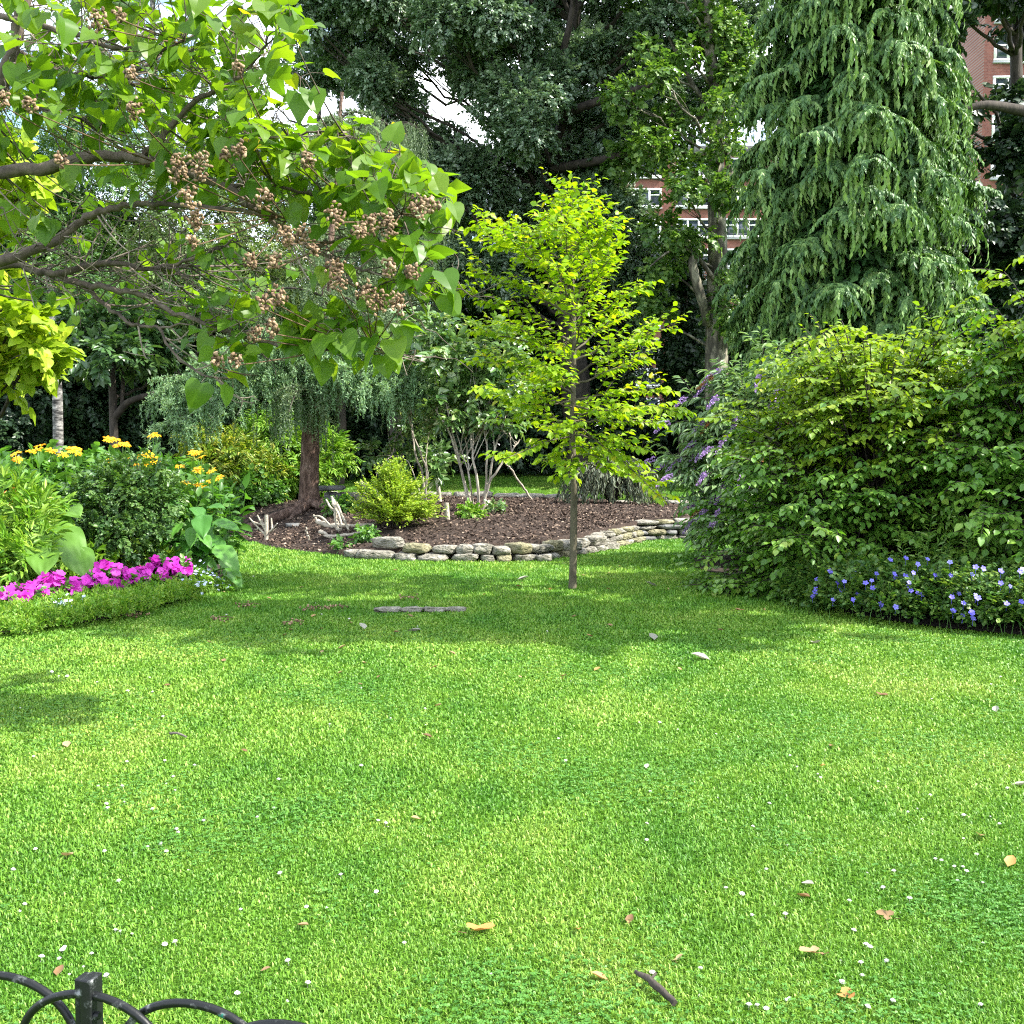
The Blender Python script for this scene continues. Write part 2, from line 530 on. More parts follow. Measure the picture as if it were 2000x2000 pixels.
M['lilac'] = leaf_mat('lilac_floret', [(0, (.22, .11, .34)), (.5, (.4, .25, .54)), (1, (.6, .46, .7))], .25, .6, (1, 1, 1), .2)
M['rust'] = leaf_mat('spent_floret', [(0, (.2, .08, .03)), (1, (.4, .17, .07))], .2, .7, (1, 1, 1), .2)
M['yellow'] = leaf_mat('yellow_petal', [(0, (.72, .36, .005)), (.6, (.85, .5, .01)), (1, (.9, .6, .03))], .3, .5, (1.1, 1, .6), .3)
M['orange'] = leaf_mat('orange_petal', [(0, (.65, .1, .012)), (1, (.8, .24, .02))], .3, .5, (1.1, 1, .6), .3)
M['paleblue'] = leaf_mat('pale_blue_petal', [(0, (.5, .58, .85)), (1, (.75, .8, .95))], .2, .5, (1, 1, 1), .3)
M['white'] = leaf_mat('white_floret', [(0, (.68, .62, .58)), (1, (.85, .84, .82))], .25, .6, (1, 1, .95), .3)
M['capsule'] = noise_mat('seed_capsule', [(.25, (.06, .035, .018)), (.5, (.2, .13, .072)), (.8, (.42, .29, .18))], 40, 3, .75, .2, tone_mix=.6)
M['fallen'] = leaf_mat('fallen_leaf_surface', [(0, (.09, .045, .02)), (.4, (.22, .13, .06)), (.8, (.37, .26, .14)), (1, (.45, .19, .035))], .2, .6, (1.1, 1, .8), .3)
M['fallen_grey'] = leaf_mat('fallen_grey_leaf_surface', [(0, (.18, .18, .13)), (1, (.36, .35, .28))], .2, .6, (1, 1, .9), .3)
M['stone'] = noise_mat('limestone', [(.3, (.05, .047, .036)), (.42, (.17, .16, .125)), (.56, (.32, .3, .25)), (.75, (.47, .45, .39))], 6, 10, .92, 1.0, (1, 1, 2.2), dist=.09, nrough=.7)
M['stone_mossy'] = noise_mat('mossy_limestone', [(.3, (.045, .042, .022)), (.42, (.15, .14, .075)), (.56, (.27, .25, .15)), (.75, (.4, .38, .29))], 6, 10, .92, 1.0, (1, 1, 2.2), dist=.09, nrough=.7)
M['slate'] = noise_mat('dark_slate', [(.3, (.05, .05, .048)), (.7, (.2, .2, .19))], 7, 8, .8, .6, (1, 1, 2), dist=.04)
M['soil'] = noise_mat('soil', [(.3, (.012, .009, .006)), (.7, (.05, .036, .026))], 12, 8, 1, 1)
M['mulch'] = noise_mat('bark_mulch', [(.3, (.02, .014, .01)), (.55, (.065, .044, .033)), (.78, (.15, .11, .08))], 22, 9, 1, 1.0, dist=.05, nrough=.75)
M['chip'] = noise_mat('mulch_chip', [(.15, (.035, .023, .017)), (.5, (.1, .066, .047)), (.8, (.2, .145, .105)), (1, (.42, .33, .24))], 8, 2, .95, 0, tone_mix=.85)
M['seed_pod'] = M['capsule']


# fence paint: black with chips showing older green and pale undercoat
def fence_paint():
    m, nt, out = new_mat('chipped_black_paint')
    tc = nt.nodes.new('ShaderNodeTexCoord')
    n = nt.nodes.new('ShaderNodeTexNoise'); n.inputs['Scale'].default_value = 34; n.inputs['Detail'].default_value = 6; n.inputs['Roughness'].default_value = .65
    n2 = nt.nodes.new('ShaderNodeTexNoise'); n2.inputs['Scale'].default_value = 17; n2.inputs['Detail'].default_value = 7; n2.inputs['Roughness'].default_value = .7
    nt.links.new(tc.outputs['Object'], n.inputs['Vector']); nt.links.new(tc.outputs['Object'], n2.inputs['Vector'])
    r = ramp(nt, [(.55, (.006, .007, .007)), (.62, (.05, .055, .053)), (.66, (.17, .18, .175)), (.74, (.26, .27, .26))])
    g = ramp(nt, [(.66, (0, 0, 0)), (.67, (1, 1, 1))])
    nt.links.new(n.outputs['Fac'], r.inputs[0]); nt.links.new(n2.outputs['Fac'], g.inputs[0])
    mx = nt.nodes.new('ShaderNodeMix'); mx.data_type = 'RGBA'
    nt.links.new(g.outputs[0], mx.inputs[0]); nt.links.new(r.outputs[0], mx.inputs[6]); mx.inputs[7].default_value = (.02, .15, .11, 1)
    b = nt.nodes.new('ShaderNodeBsdfPrincipled'); b.inputs['Roughness'].default_value = .42; b.inputs['Specular IOR Level'].default_value = .3
    nt.links.new(mx.outputs[2], b.inputs['Base Color'])
    bp = nt.nodes.new('ShaderNodeBump'); bp.inputs['Strength'].default_value = .35; bp.inputs['Distance'].default_value = .004
    nt.links.new(n.outputs['Fac'], bp.inputs['Height']); nt.links.new(bp.outputs[0], b.inputs['Normal'])
    nt.links.new(b.outputs[0], out.inputs[0])
    return m


M['fence'] = fence_paint()
M['black_iron'] = flat_mat('black_iron', (.015, .018, .017), .45)


# ------------------------------------------------------------------ terrain
def smooth01(t):
    t = np.clip(t, 0, 1)
    return t * t * (3 - 2 * t)


def tz(x, y):
    x = np.asarray(x, float); y = np.asarray(y, float)
    return .9 * smooth01((y - 24) / 16) + .012 * np.sin(x * .9 + 1) * np.sin(y * .7) * smooth01((y - 3) / 4)


def lawn_material(name, blade):
    m, nt, out = new_mat(name)
    geo = nt.nodes.new('ShaderNodeNewGeometry')
    def noise(scale, detail=3, st=(1, 1, 0)):
        mp = nt.nodes.new('ShaderNodeMapping'); mp.inputs['Scale'].default_value = st
        nt.links.new(geo.outputs['Position'], mp.inputs[0])
        n = nt.nodes.new('ShaderNodeTexNoise'); n.inputs['Scale'].default_value = scale; n.inputs['Detail'].default_value = detail
        nt.links.new(mp.outputs[0], n.inputs['Vector'])
        return n.outputs['Fac']
    n1 = noise(.55, 3, (1, .8, 0)); n2 = noise(2.6, 4, (1, .7, 0))
    add = nt.nodes.new('ShaderNodeMix'); add.inputs[0].default_value = .42
    nt.links.new(n1, add.inputs[2]); nt.links.new(n2, add.inputs[3])
    if blade:
        r = ramp(nt, [(.36, (.068, .21, .014)), (.47, (.115, .27, .021)), (.56, (.165, .325, .03)), (.68, (.235, .37, .052))])
        a = nt.nodes.new('ShaderNodeAttribute'); a.attribute_name = 'tone'
        r2 = ramp(nt, [(0, (.55, .66, .55)), (.5, (1.05, 1.02, 1)), (.9, (1.55, 1.3, 1.6)), (1, (2.2, 1.45, 3.2))])
        nt.links.new(a.outputs['Fac'], r2.inputs[0])
        mul = nt.nodes.new('ShaderNodeMix'); mul.data_type = 'RGBA'; mul.blend_type = 'MULTIPLY'; mul.inputs[0].default_value = 1
        nt.links.new(add.outputs[0], r.inputs[0])
        nt.links.new(r.outputs[0], mul.inputs[6]); nt.links.new(r2.outputs[0], mul.inputs[7])
        col = mul.outputs[2]
        b = nt.nodes.new('ShaderNodeBsdfPrincipled'); b.inputs['Roughness'].default_value = .5; b.inputs['Specular IOR Level'].default_value = .35
        nt.links.new(col, b.inputs['Base Color'])
        t = nt.nodes.new('ShaderNodeBsdfTranslucent'); nt.links.new(col, t.inputs[0])
        mx = nt.nodes.new('ShaderNodeMixShader'); mx.inputs[0].default_value = .32
        nt.links.new(b.outputs[0], mx.inputs[1]); nt.links.new(t.outputs[0], mx.inputs[2])
        nt.links.new(mx.outputs[0], out.inputs[0])
    else:
        r = ramp(nt, [(.36, (.04, .12, .009)), (.5, (.07, .16, .014)), (.66, (.12, .2, .028))])
        nt.links.new(add.outputs[0], r.inputs[0])
        n3 = noise(90, 4)
        r3 = ramp(nt, [(.3, (.45, .45, .4)), (.7, (1.3, 1.3, 1.3))])
        nt.links.new(n3, r3.inputs[0])
        mul = nt.nodes.new('ShaderNodeMix'); mul.data_type = 'RGBA'; mul.blend_type = 'MULTIPLY'; mul.inputs[0].default_value = 1
        nt.links.new(r.outputs[0], mul.inputs[6]); nt.links.new(r3.outputs[0], mul.inputs[7])
        b = nt.nodes.new('ShaderNodeBsdfPrincipled'); b.inputs['Roughness'].default_value = 1; b.inputs['Specular IOR Level'].default_value = .1
        nt.links.new(mul.outputs[2], b.inputs['Base Color'])
        bp = nt.nodes.new('ShaderNodeBump'); bp.inputs['Strength'].default_value = .8; bp.inputs['Distance'].default_value = .03
        nt.links.new(n3, bp.inputs['Height']); nt.links.new(bp.outputs[0], b.inputs['Normal'])
        nt.links.new(b.outputs[0], out.inputs[0])
    return m


def build_ground():
    xs = np.concatenate([np.linspace(-400, -40, 10)[:-1], np.linspace(-40, 40, 81), np.linspace(40, 400, 10)[1:]])
    ys = np.concatenate([np.linspace(-60, 0, 6)[:-1], np.linspace(0, 60, 91), np.linspace(60, 500, 14)[1:]])
    X, Y = np.meshgrid(xs, ys)
    V = np.stack([X, Y, tz(X, Y)], -1).reshape(-1, 3)
    nx, ny = len(xs), len(ys)
    i = np.arange(nx - 1)[None] + np.arange(ny - 1)[:, None] * nx
    mb = MB(); mb.add(V, np.stack([i, i + 1, i + nx + 1, i + nx], -1).reshape(-1, 4))
    tag(mb.build('lawn', lawn_material('lawn_turf', False), smooth=True), kind='structure')


build_ground()

# ---- raised mulch bed outline (x, y, height of its edge)
BED = np.array([(-6.9, 23.0, .10), (-6.3, 21.6, .03), (-5.5, 20.4, .02), (-4.2, 17.5, .02), (-2.95, 15.75, .02), (-2.2, 15.15, .13), (-.7, 14.95, .2),
                (.1, 15.1, .22), (.75, 15.65, .25), (1.3, 16.5, .28), (1.75, 17.4, .3), (2.3, 18.3, .33), (3.5, 18.65, .34), (5.0, 19.2, .35), (5.6, 20.2, .36),
                (4.3, 21.3, .38), (2.9, 21.9, .4), (1.5, 23.4, .42), (0, 24.0, .42), (-2, 24.3, .45), (-4, 25.0, .5), (-5.6, 25.2, .42), (-6.7, 24.4, .25)])
BC = np.array([-1.0, 19.9])
_ba = np.arctan2(BED[:, 1] - BC[1], BED[:, 0] - BC[0]); _o = np.argsort(_ba)
_ba, _br, _bh = _ba[_o], np.hypot(BED[:, 0] - BC[0], BED[:, 1] - BC[1])[_o], BED[_o, 2]
_ba = np.concatenate([_ba - 2 * np.pi, _ba, _ba + 2 * np.pi]); _br = np.tile(_br, 3); _bh = np.tile(_bh, 3)


def mulch_z(x, y):
    a = np.arctan2(np.asarray(y) - BC[1], np.asarray(x) - BC[0])
    r = np.hypot(np.asarray(x) - BC[0], np.asarray(y) - BC[1]) / np.interp(a, _ba, _br)
    e = np.interp(a, _ba, _bh)
    return np.where(r <= 1, e + (.44 - e) * smooth01((1 - r) / .5), tz(x, y))


def build_mulch():
    na, nr = 150, 34
    A = np.linspace(-np.pi, np.pi, na, endpoint=False)
    R = np.concatenate([[1.008], np.linspace(1, .02, nr - 1)])
    vs = []
    for k, r in enumerate(R):
        x = BC[0] + np.cos(A) * np.interp(A, _ba, _br) * r; y = BC[1] + np.sin(A) * np.interp(A, _ba, _br) * r
        z = mulch_z(BC[0] + (x - BC[0]) * min(1, .999 / r), BC[1] + (y - BC[1]) * min(1, .999 / r)) + (rng.normal(size=na) * .012 if k > 1 else 0)
        if k == 0: z = np.full(na, -.06)
        vs.append(np.stack([x, y, z], -1))
    V = np.concatenate(vs)
    i = np.arange(len(R) - 1)[:, None] * na; j = np.arange(na)[None]; k = (j + 1) % na
    mb = MB(); mb.add(V, np.stack([i + j, i + k, i + na + k, i + na + j], -1).reshape(-1, 4))
    mb.add(V[-na:], [list(range(na))])
    tag(mb.build('mulch_bed', M['mulch'], smooth=True), kind='structure')
    # loose bark chips
    n = 42000
    a = U(-np.pi, np.pi, n); r = np.sqrt(U(0, 1, n)) * .99 * np.interp(a, _ba, _br)
    x = BC[0] + np.cos(a) * r; y = BC[1] + np.sin(a) * r
    # fewer far back
    k = U(0, 1, n) < np.clip(1.2 - (y - 16) / 14, .35, 1); x, y = x[k], y[k]; n = len(x)
    pos = np.stack([x, y, mulch_z(x, y) + U(.0, .03, n)], -1)
    d = randdir(n); d[:, 2] *= .35
    mb = MB()
    T = (np.array([[-.25, 0, 0], [.2, .05, 0], [.28, .95, .06], [-.18, 1, -.05]]), np.array([[0, 1, 2], [0, 2, 3]]))
    put(mb, T, pos, nrm(d), nrm(UP + rng.normal(size=(n, 3)) * .5), U(.02, .055, n), np.clip(U(0, 1, n) ** 2.2, 0, 1))
    tag(mb.build('mulch_chips', M['chip']), 'loose brown bark chips covering the raised bed', 'bark mulch', kind='stuff')


build_mulch()


def sheet(name, pts, z, mat):
    mb = MB(); mb.add(np.array([[x, y, z] for x, y in pts]), [list(range(len(pts)))])
    return tag(mb.build(name, mat), kind='structure')


LEFT_EDGE = [(-5.6, 7.6), (-4.75, 8.3), (-4.15, 8.85), (-3.75, 9.35), (-3.5, 9.9), (-3.35, 10.7), (-3.3, 11.8), (-3.5, 13.2), (-3.9, 14.3)]
RIGHT_EDGE = [(5.6, 8.05), (4.9, 8.4), (4.2, 8.75), (3.7, 9.1), (3.3, 9.6), (3.0, 10.3), (2.85, 11.4), (2.6, 12.6), (2.35, 13.6), (2.5, 14.8), (3.1, 16)]


LE2 = [(x - .1, y + .14) for x, y in LEFT_EDGE]
RE2 = [(x + .06, y + .1) for x, y in RIGHT_EDGE]


def inpoly(x, y, poly):
    poly = np.asarray(poly, float); inside = np.zeros(len(x), bool)
    j = len(poly) - 1
    for i in range(len(poly)):
        xi, yi, xj, yj = *poly[i], *poly[j]
        c = ((yi > y) != (yj > y)) & (x < (xj - xi) * (y - yi) / (yj - yi + 1e-12) + xi)
        inside ^= c
        j = i
    return inside


sheet('planting_soil', LE2 + [(-5.2, 16.5), (-6.6, 20.5), (-7.6, 22.5), (-16, 22.5), (-16, 7.0), (-8, 7.0)], .012, M['soil'])
sheet('planting_soil', (RE2 + [(5, 16.8), (14, 16.5), (14, 7.5)])[::-1], .016, M['soil'])

LEFT_POLY = LE2 + [(-5.2, 16.5), (-6.6, 20.5), (-7.6, 22.5), (-16, 22.5), (-16, 7.0), (-8, 7.0)]
RIGHT_POLY = RE2 + [(5, 16.8), (14, 16.5), (14, 7.5)]


def build_grass():
    mb = MB()
    bands = [(1.7, 2.6, 9000), (2.6, 3.4, 27000), (3.4, 4.4, 19000), (4.4, 5.8, 11500), (5.8, 7.6, 7000), (7.6, 10, 4300), (10, 13.5, 2600), (13.5, 20, 1300), (20, 34, 300)]
    for y0, y1, den in bands:
        hw = y1 * .485 * 1.12 + .5
        n = int((y1 - y0) * 2 * hw * den)
        x = U(-hw, hw, n); y = U(y0, y1, n)
        k = abs(x) < y * .4812 * 1.12 + .5
        rb = np.hypot(x - BC[0], y - BC[1]) / np.interp(np.arctan2(y - BC[1], x - BC[0]), _ba, _br)
        k &= (rb > 1.004) & ~inpoly(x, y, LEFT_POLY) & ~inpoly(x, y, RIGHT_POLY)
        # sparse, worn patches
        p = np.sin(x * 1.7 + 2) * np.sin(y * 1.9 + x * .6) + .5 * np.sin(x * 4.1 + y * 3.3)
        k &= U(0, 1, n) < np.clip(1.15 - .18 * p, .5, 1)
        x, y = x[k], y[k]; n = len(x)
        ym = (y0 + y1) / 2
        wd = np.clip(.0007 * ym, .0018, .016)
        h = U(.55, 1.25, n) * np.clip(.017 + .0016 * ym, .019, .045)
        h *= .74 * (1 + .25 * np.sin(x * 2.3 + .4) * np.sin(y * 2.1))
        z = tz(x, y)
        az = U(0, 2 * np.pi, n); lean = U(.2, 1.15, n)
        dx, dy = np.cos(az), np.sin(az)
        sx, sy = -dy, dx
        wv = wd * U(.7, 1.4, n)
        b0 = np.stack([x - sx * wv, y - sy * wv, z - .004], -1); b1 = np.stack([x + sx * wv, y + sy * wv, z - .004], -1)
        mx_, my_, mz_ = x + dx * h * lean * .35, y + dy * h * lean * .35, z + h * .62
        m0 = np.stack([mx_ - sx * wv * .8, my_ - sy * wv * .8, mz_], -1); m1 = np.stack([mx_ + sx * wv * .8, my_ + sy * wv * .8, mz_], -1)
        tp = np.stack([x + dx * h * lean, y + dy * h * lean, z + h * (1.05 - .3 * lean)], -1)
        V = np.stack([b0, b1, m1, m0, tp], 1).reshape(-1, 3)
        i = (np.arange(n) * 5)[:, None]
        tone = np.clip(rng.normal(.5, .27, n), 0, 1)
        tone[U(0, 1, n) < .03] = 1
        if ym < 9:
            mb.add(V, i + np.array([[0, 1, 2, 3]]), tone)
            mb.f.setdefault(3, []).append((i + np.array([[3, 2, 4]])) + (mb.n - len(V)))
            mb.t.setdefault(3, []).append(tone)
        else:
            V = np.stack([b0, b1, tp], 1).reshape(-1, 3)
            mb.add(V, (np.arange(n) * 3)[:, None] + np.array([[0, 1, 2]]), tone)
    tag(mb.build('lawn_grass', lawn_material('grass_blade', True)), 'short mown bright green grass blades of the lawn', 'grass', kind='stuff')


build_grass()


def build_clover():
    T1 = T_diamond(.42, .05, .05, .6)
    n = 60000
    y = 2.5 + 6.5 * U(0, 1, n) ** 1.3; x = U(-1, 1, n) * (y * .54 + .4)
    p = np.sin(x * 2.1 + .7) * np.sin(y * 2.7 + x) + .6 * np.sin(x * 5.3 + 2) * np.sin(y * 4.9) + rng.normal(size=n) * .25
    k = (p > .45) & ~inpoly(x, y, LEFT_POLY) & ~inpoly(x, y, RIGHT_POLY)
    x, y = x[k], y[k]; n = len(x)
    c = np.stack([x, y, tz(x, y) + U(.008, .026, n)], -1)
    a0 = U(0, 6.28, n); tilt = nrm(UP + rng.normal(size=(n, 3)) * .35); tone = np.clip(rng.normal(.45, .2, n), 0, 1)
    mb = MB()
    for q in range(3):
        a = a0 + q * 2.094
        put(mb, T1, c, np.stack([np.cos(a), np.sin(a), .15 * np.ones(n)], -1), tilt, U(.006, .01, n) * (1 + .06 * y), tone)
    tag(mb.build('clover_leaves', leaf_mat('clover_leaf', [(0, (.04, .14, .02)), (.5, (.085, .23, .035)), (1, (.16, .33, .07))], .3, .5, (1.2, 1.3, .5), .3)), 'patches of small clover leaves in the near lawn', 'clover', kind='stuff')


build_clover()

# ================================================================== THINGS
LEAF = T_leaf(); LEAFW = T_leaf(.38, .1, .2); DIA = T_diamond(); LANCE = T_leaf(.13, .05, .25); LANCE4 = T_diamond(.14, .04, .2)
SP_OAK = [make_spray(LEAF, 13, .30, 65, .25) for _ in range(6)]
SP_FINE = [make_spray(DIA, 14, .24, 60, .3) for _ in range(6)]
SP_BIG = [make_spray(LEAFW, 8, .42, 75, .3) for _ in range(6)]
SP_MAG = [make_spray(T_leaf(.24, .08, .15), 9, .5, 80, .4) for _ in range(5)]
SP_LANCE = [make_spray(LANCE, 12, .42, 50, .3) for _ in range(5)]


def tree(name, label, cat, base, trunk_pts, r0, r1, clumps, per, sprays, scale, leafmat, barkmat, group=None, limb_r=.08, twigs=5, droop=.15, shell=.45, sides=10, upb=.25, wob=.03, crown_name='crown'):
    t = thing(name, label, cat, base, group)
    tr = spline(np.array(trunk_pts), 24)
    mb = MB(); tube(mb, tr, r0, r1, sides, wob=wob)
    mb.build('trunk', M[barkmat], t, smooth=True)
    mb = MB(); limbs(mb, tr, clumps, limb_r, twigs); mb.build('branch', M[barkmat], t, smooth=True)
    mb = MB(); crown(mb, clumps, per, sprays, scale, droop, shell, upb=upb); mb.build(crown_name, M[leafmat], t)
    return t


def shrub(name, label, cat, base, clumps, per, sprays, scale, leafmat, barkmat='bark_dark', group=None, droop=.1, shell=.5, stems=5, r=.03, upb=.35):
    t = thing(name, label, cat, base, group)
    b = np.array(base, float)
    mb = MB()
    for c, rad in clumps:
        for _ in range(stems):
            s = b + np.array([rng.normal() * .1, rng.normal() * .1, 0]); e = c + randdir(1)[0] * rad * .7
            m = np.array([s[0] * .6 + e[0] * .4, s[1] * .6 + e[1] * .4, s[2] * .35 + e[2] * .65])
            tube(mb, bez(s, m, e, 9), r * U(.7, 1.2), r * .25, 5)
    mb.build('stem', M[barkmat], t, smooth=True)
    mb = MB(); crown(mb, clumps, per, sprays, scale, droop, shell, upb=upb); mb.build('foliage', M[leafmat], t)
    return t


def ground(x, y):
    return np.array([x, y, float(tz(x, y))])


# tall tree beyond the right hand border whose crown throws the soft shade across the middle of the lawn
SHADE_AT = (7.6, 8.1)
b = ground(*SHADE_AT) + [1.5, .6, 0]
tree('tall_tree', 'tall tree beyond the right border whose high crown shades the middle of the lawn', 'tree', b, [b, b + [-.2, 0, 3], b + [-.6, -.1, 6], b + [-1.2, -.3, 9], b + [-1.5, -.4, 12]], .28, .08,
     [(np.array([SHADE_AT[0] + dx, SHADE_AT[1] + dy, z]), np.array([1.3, .95, .8])) for dx, dy, z in [(-.7, 0, 7.4), (.3, .5, 8.0), (1.2, -.2, 8.2), (-.6, -.4, 9.4), (.4, .3, 9.8), (1.3, .2, 10.0), (-.4, .1, 11.3), (.6, -.2, 11.8)]], 75, SP_BIG, .5, 'plane', 'bark_dark', limb_r=.06, twigs=5, shell=.1)

# ------------------------------------------------ apartment building behind the trees
def building(label, X0, X1, Y, z0, nst, sh, top_px, cols, bay, win_w):
    t = thing('apartment_building', label, 'building', (X0, Y, z0))
    H = nst * sh
    brick, ntb, out = new_mat('red_brick')
    tcb = ntb.nodes.new('ShaderNodeTexCoord')
    mpb = ntb.nodes.new('ShaderNodeMapping'); mpb.inputs['Rotation'].default_value = (math.pi / 2, 0, 0)
    br = ntb.nodes.new('ShaderNodeTexBrick'); br.inputs['Scale'].default_value = 2.2
    br.inputs['Color1'].default_value = (.15, .05, .032, 1); br.inputs['Color2'].default_value = (.21, .078, .05, 1); br.inputs['Mortar'].default_value = (.2, .15, .12, 1)
    br.inputs['Mortar Size'].default_value = .012
    bs = ntb.nodes.new('ShaderNodeBsdfPrincipled'); bs.inputs['Roughness'].default_value = .9
    ntb.links.new(tcb.outputs['Object'], mpb.inputs[0]); ntb.links.new(mpb.outputs[0], br.inputs['Vector']); ntb.links.new(br.outputs[0], bs.inputs['Base Color']); ntb.links.new(bs.outputs[0], out.inputs[0])
    mb = MB(); box(mb, ((X0 + X1) / 2, Y + 6, z0 + H / 2 - .5), (X1 - X0, 12, H + 1)); mb.build('wall', brick, t)
    mb = MB(); box(mb, ((X0 + X1) / 2, Y + 6, z0 + H + .35), (X1 - X0 + .8, 12.8, .7)); mb.build('roof', M['slate'], t)
    wm = flat_mat('white_window_paint', (.78, .78, .77), .5)
    gl, ntg, outg = new_mat('window_glass')
    g = ntg.nodes.new('ShaderNodeBsdfPrincipled'); g.inputs['Base Color'].default_value = (.03, .045, .06, 1); g.inputs['Roughness'].default_value = .06; g.inputs['Specular IOR Level'].default_value = .9
    ntg.links.new(g.outputs[0], outg.inputs[0])
    pn = flat_mat('grey_panel', (.4, .42, .43), .6)
    for k in range(nst):
        for c in cols:
            x = X0 + bay * (c + .5); zc = z0 + k * sh + sh * .56
            ww, wh = win_w, sh * .56
            mb = MB()
            n = 3
            for i in range(n + 1):
                box(mb, (x - ww / 2 + ww * i / n, Y - .06, zc), (.16, .2, wh))
            for q in (-.5, .5): box(mb, (x, Y - .07, zc + q * wh), (ww + .2, .22, .16))
            box(mb, (x - ww / n, Y - .05, zc + wh * .16), (ww / n - .1, .18, .1)); box(mb, (x + ww / n, Y - .05, zc + wh * .16), (ww / n - .1, .18, .1))
            f = mb.build('window', wm, t)
            mb = MB(); box(mb, (x, Y - .012, zc), (ww - .05, .03, wh - .05)); mb.build('pane', gl, f)
            mb = MB(); box(mb, (x, Y - .1, zc - wh / 2 - .2), (ww + .3, .28, .12)); mb.build('sill', pn, f)
    return t


bx = lambda px, Y: (px - 1000) / F * Y
building('red brick apartment block with rows of white framed windows, behind the pale plane trunk', bx(1205, 100), bx(2160, 100), 100, .9, 10, 2.75, 280, [0, 1, 2, 3, 7, 8], 4.6, 3.1)
building('taller red brick block glimpsed through the dark tree beside the cypress', bx(1900, 84), bx(2300, 84), 84, .9, 12, 2.95, 150, [0, 1], 4.6, 3.0)

# ------------------------------------------------ far background masses, each a shrub or tree of its own
bgrp = 'dark evergreens closing off the back of the garden'
far = [
    ('wide dark evergreen bush behind the golden leaved tree', (-19, 31), [(-20, 590, 31, 200, 230), (60, 760, 31, 190, 170), (-60, 850, 30, 170, 120)], 'dark'),
    ('dark evergreen bush behind the magnolia trunk', (-12, 33), [(180, 560, 33, 150, 130), (280, 720, 33, 160, 170), (200, 860, 32, 170, 90)], 'dark'),
    ('deep green bush behind the long left arm of the larch', (-8.4, 34), [(430, 640, 34, 150, 150), (470, 800, 34, 150, 130), (380, 880, 33, 130, 60)], 'dark'),
    ('black green yew filling the shade right of the larch trunk', (-4.4, 35), [(720, 760, 35, 130, 130), (690, 850, 35, 140, 90), (800, 850, 35, 130, 80)], 'dark'),
    ('dark yew behind the many stemmed camellia', (-1.2, 35.5), [(930, 720, 36, 130, 140), (920, 850, 35.5, 150, 90)], 'dark'),
    ('dark holly behind the lime green sapling', (2.6, 36), [(1120, 660, 37, 130, 150), (1150, 820, 36, 150, 100)], 'dark'),
    ('dark bush below the brick building windows', (5.4, 38), [(1290, 865, 38, 120, 60), (1370, 790, 37, 70, 130), (1440, 840, 37, 100, 90)], 'dark'),
    ('dark shrub at the foot of the weeping cypress', (12, 35), [(1500, 760, 35, 90, 150), (1640, 800, 35, 170, 160), (1850, 800, 35, 170, 190)], 'dark'),
]
for lab, (x, y), cl, mt in far:
    shrub('evergreen_shrub', lab, 'shrub', ground(x, y), [clump(*c) for c in cl], 800 if y > 34.5 else 640, SP_OAK, .42, mt, group=bgrp, stems=3, r=.06, shell=.3)
# mid green trees behind the paulownia on the left
for lab, x, y, cl, mt in [
    ('mid green bushy tree seen through the paulownia branches at the left', -14, 30, [(60, 420, 30, 130, 110), (180, 330, 31, 120, 110), (120, 520, 30, 150, 90), (-20, 330, 30, 100, 120)], 'mid'),
    ('dark leafy tree filling the gap behind the larch trunk and the curtain of strands', -5.2, 32, [(600, 420, 32, 90, 100), (690, 500, 32, 90, 90), (740, 400, 32.5, 90, 80), (650, 320, 33, 80, 70), (840, 480, 33, 80, 80), (820, 580, 33, 80, 70), (640, 600, 32, 90, 80), (860, 380, 34, 60, 70)], 'mid'),
    ('olive green bushy tree between the paulownia and the larch trunk', -9, 29, [(380, 420, 29, 110, 110), (470, 530, 29, 120, 110), (330, 560, 29, 110, 100), (560, 590, 29.5, 90, 110), (500, 330, 30, 90, 90)], 'willow')]:
    tree('bushy_tree', lab, 'tree', ground(x, y), [ground(x, y), ground(x + .1, y) + [0, 0, 2], ground(x - .2, y) + [0, 0, 4.5], ground(x + .1, y) + [0, 0, 7]], .16, .06, [clump(*c) for c in cl], 420, SP_FINE, .42, mt, 'bark_dark', limb_r=.05)
# the tall pale trees top left (fine leaves, sky showing through)
def gridclumps(x0, x1, y0, y1, step, Y, dY, r, skip=None, keep=1.0):
    out = []
    for px in np.arange(x0, x1 + 1, step):
        for py in np.arange(y0, y1 + 1, step * .9):
            x = px + U(-.4, .4) * step; y = py + U(-.4, .4) * step
            if rng.random() > keep or (skip and skip(x, y)): continue
            rr = r * U(.7, 1.25)
            out.append(clump(x, y, Y + U(-dY, dY), rr, rr * U(.6, .9), rr * .9))
    return out
sk = lambda x, y: (560 < x < 720 and 130 < y < 250) or (380 < x < 540 and -20 < y < 30)
tree('birch_tree', 'tall pale leaved birch with sky showing through its crown behind the paulownia', 'tree', ground(-11.3, 33), [ground(-11.3, 33), ground(-11.1, 33) + [0, 0, 5], ground(-10.8, 33) + [0, 0, 10], ground(-10.9, 33) + [0, 0, 16]], .19, .05,
     gridclumps(-20, 420, -200, 300, 105, 33, 2, 62, sk, .9), 130, SP_FINE, .42, 'willow', 'bark_birch', limb_r=.045, twigs=6, droop=.5, shell=.2)
tree('birch_tree', 'slim birch with sparse yellowish leaves left of the dark oak', 'tree', ground(-6.8, 37), [ground(-6.8, 37), ground(-6.9, 37) + [0, 0, 5], ground(-6.6, 37) + [0, 0, 11], ground(-6.5, 37) + [0, 0, 17]], .17, .05,
     gridclumps(520, 720, -220, 330, 90, 37, 2, 50, lambda x, y: 590 < x < 690 and 140 < y < 240, .75), 120, SP_FINE, .45, 'plane', 'bark_birch', limb_r=.045, twigs=7, droop=.4, shell=.2)
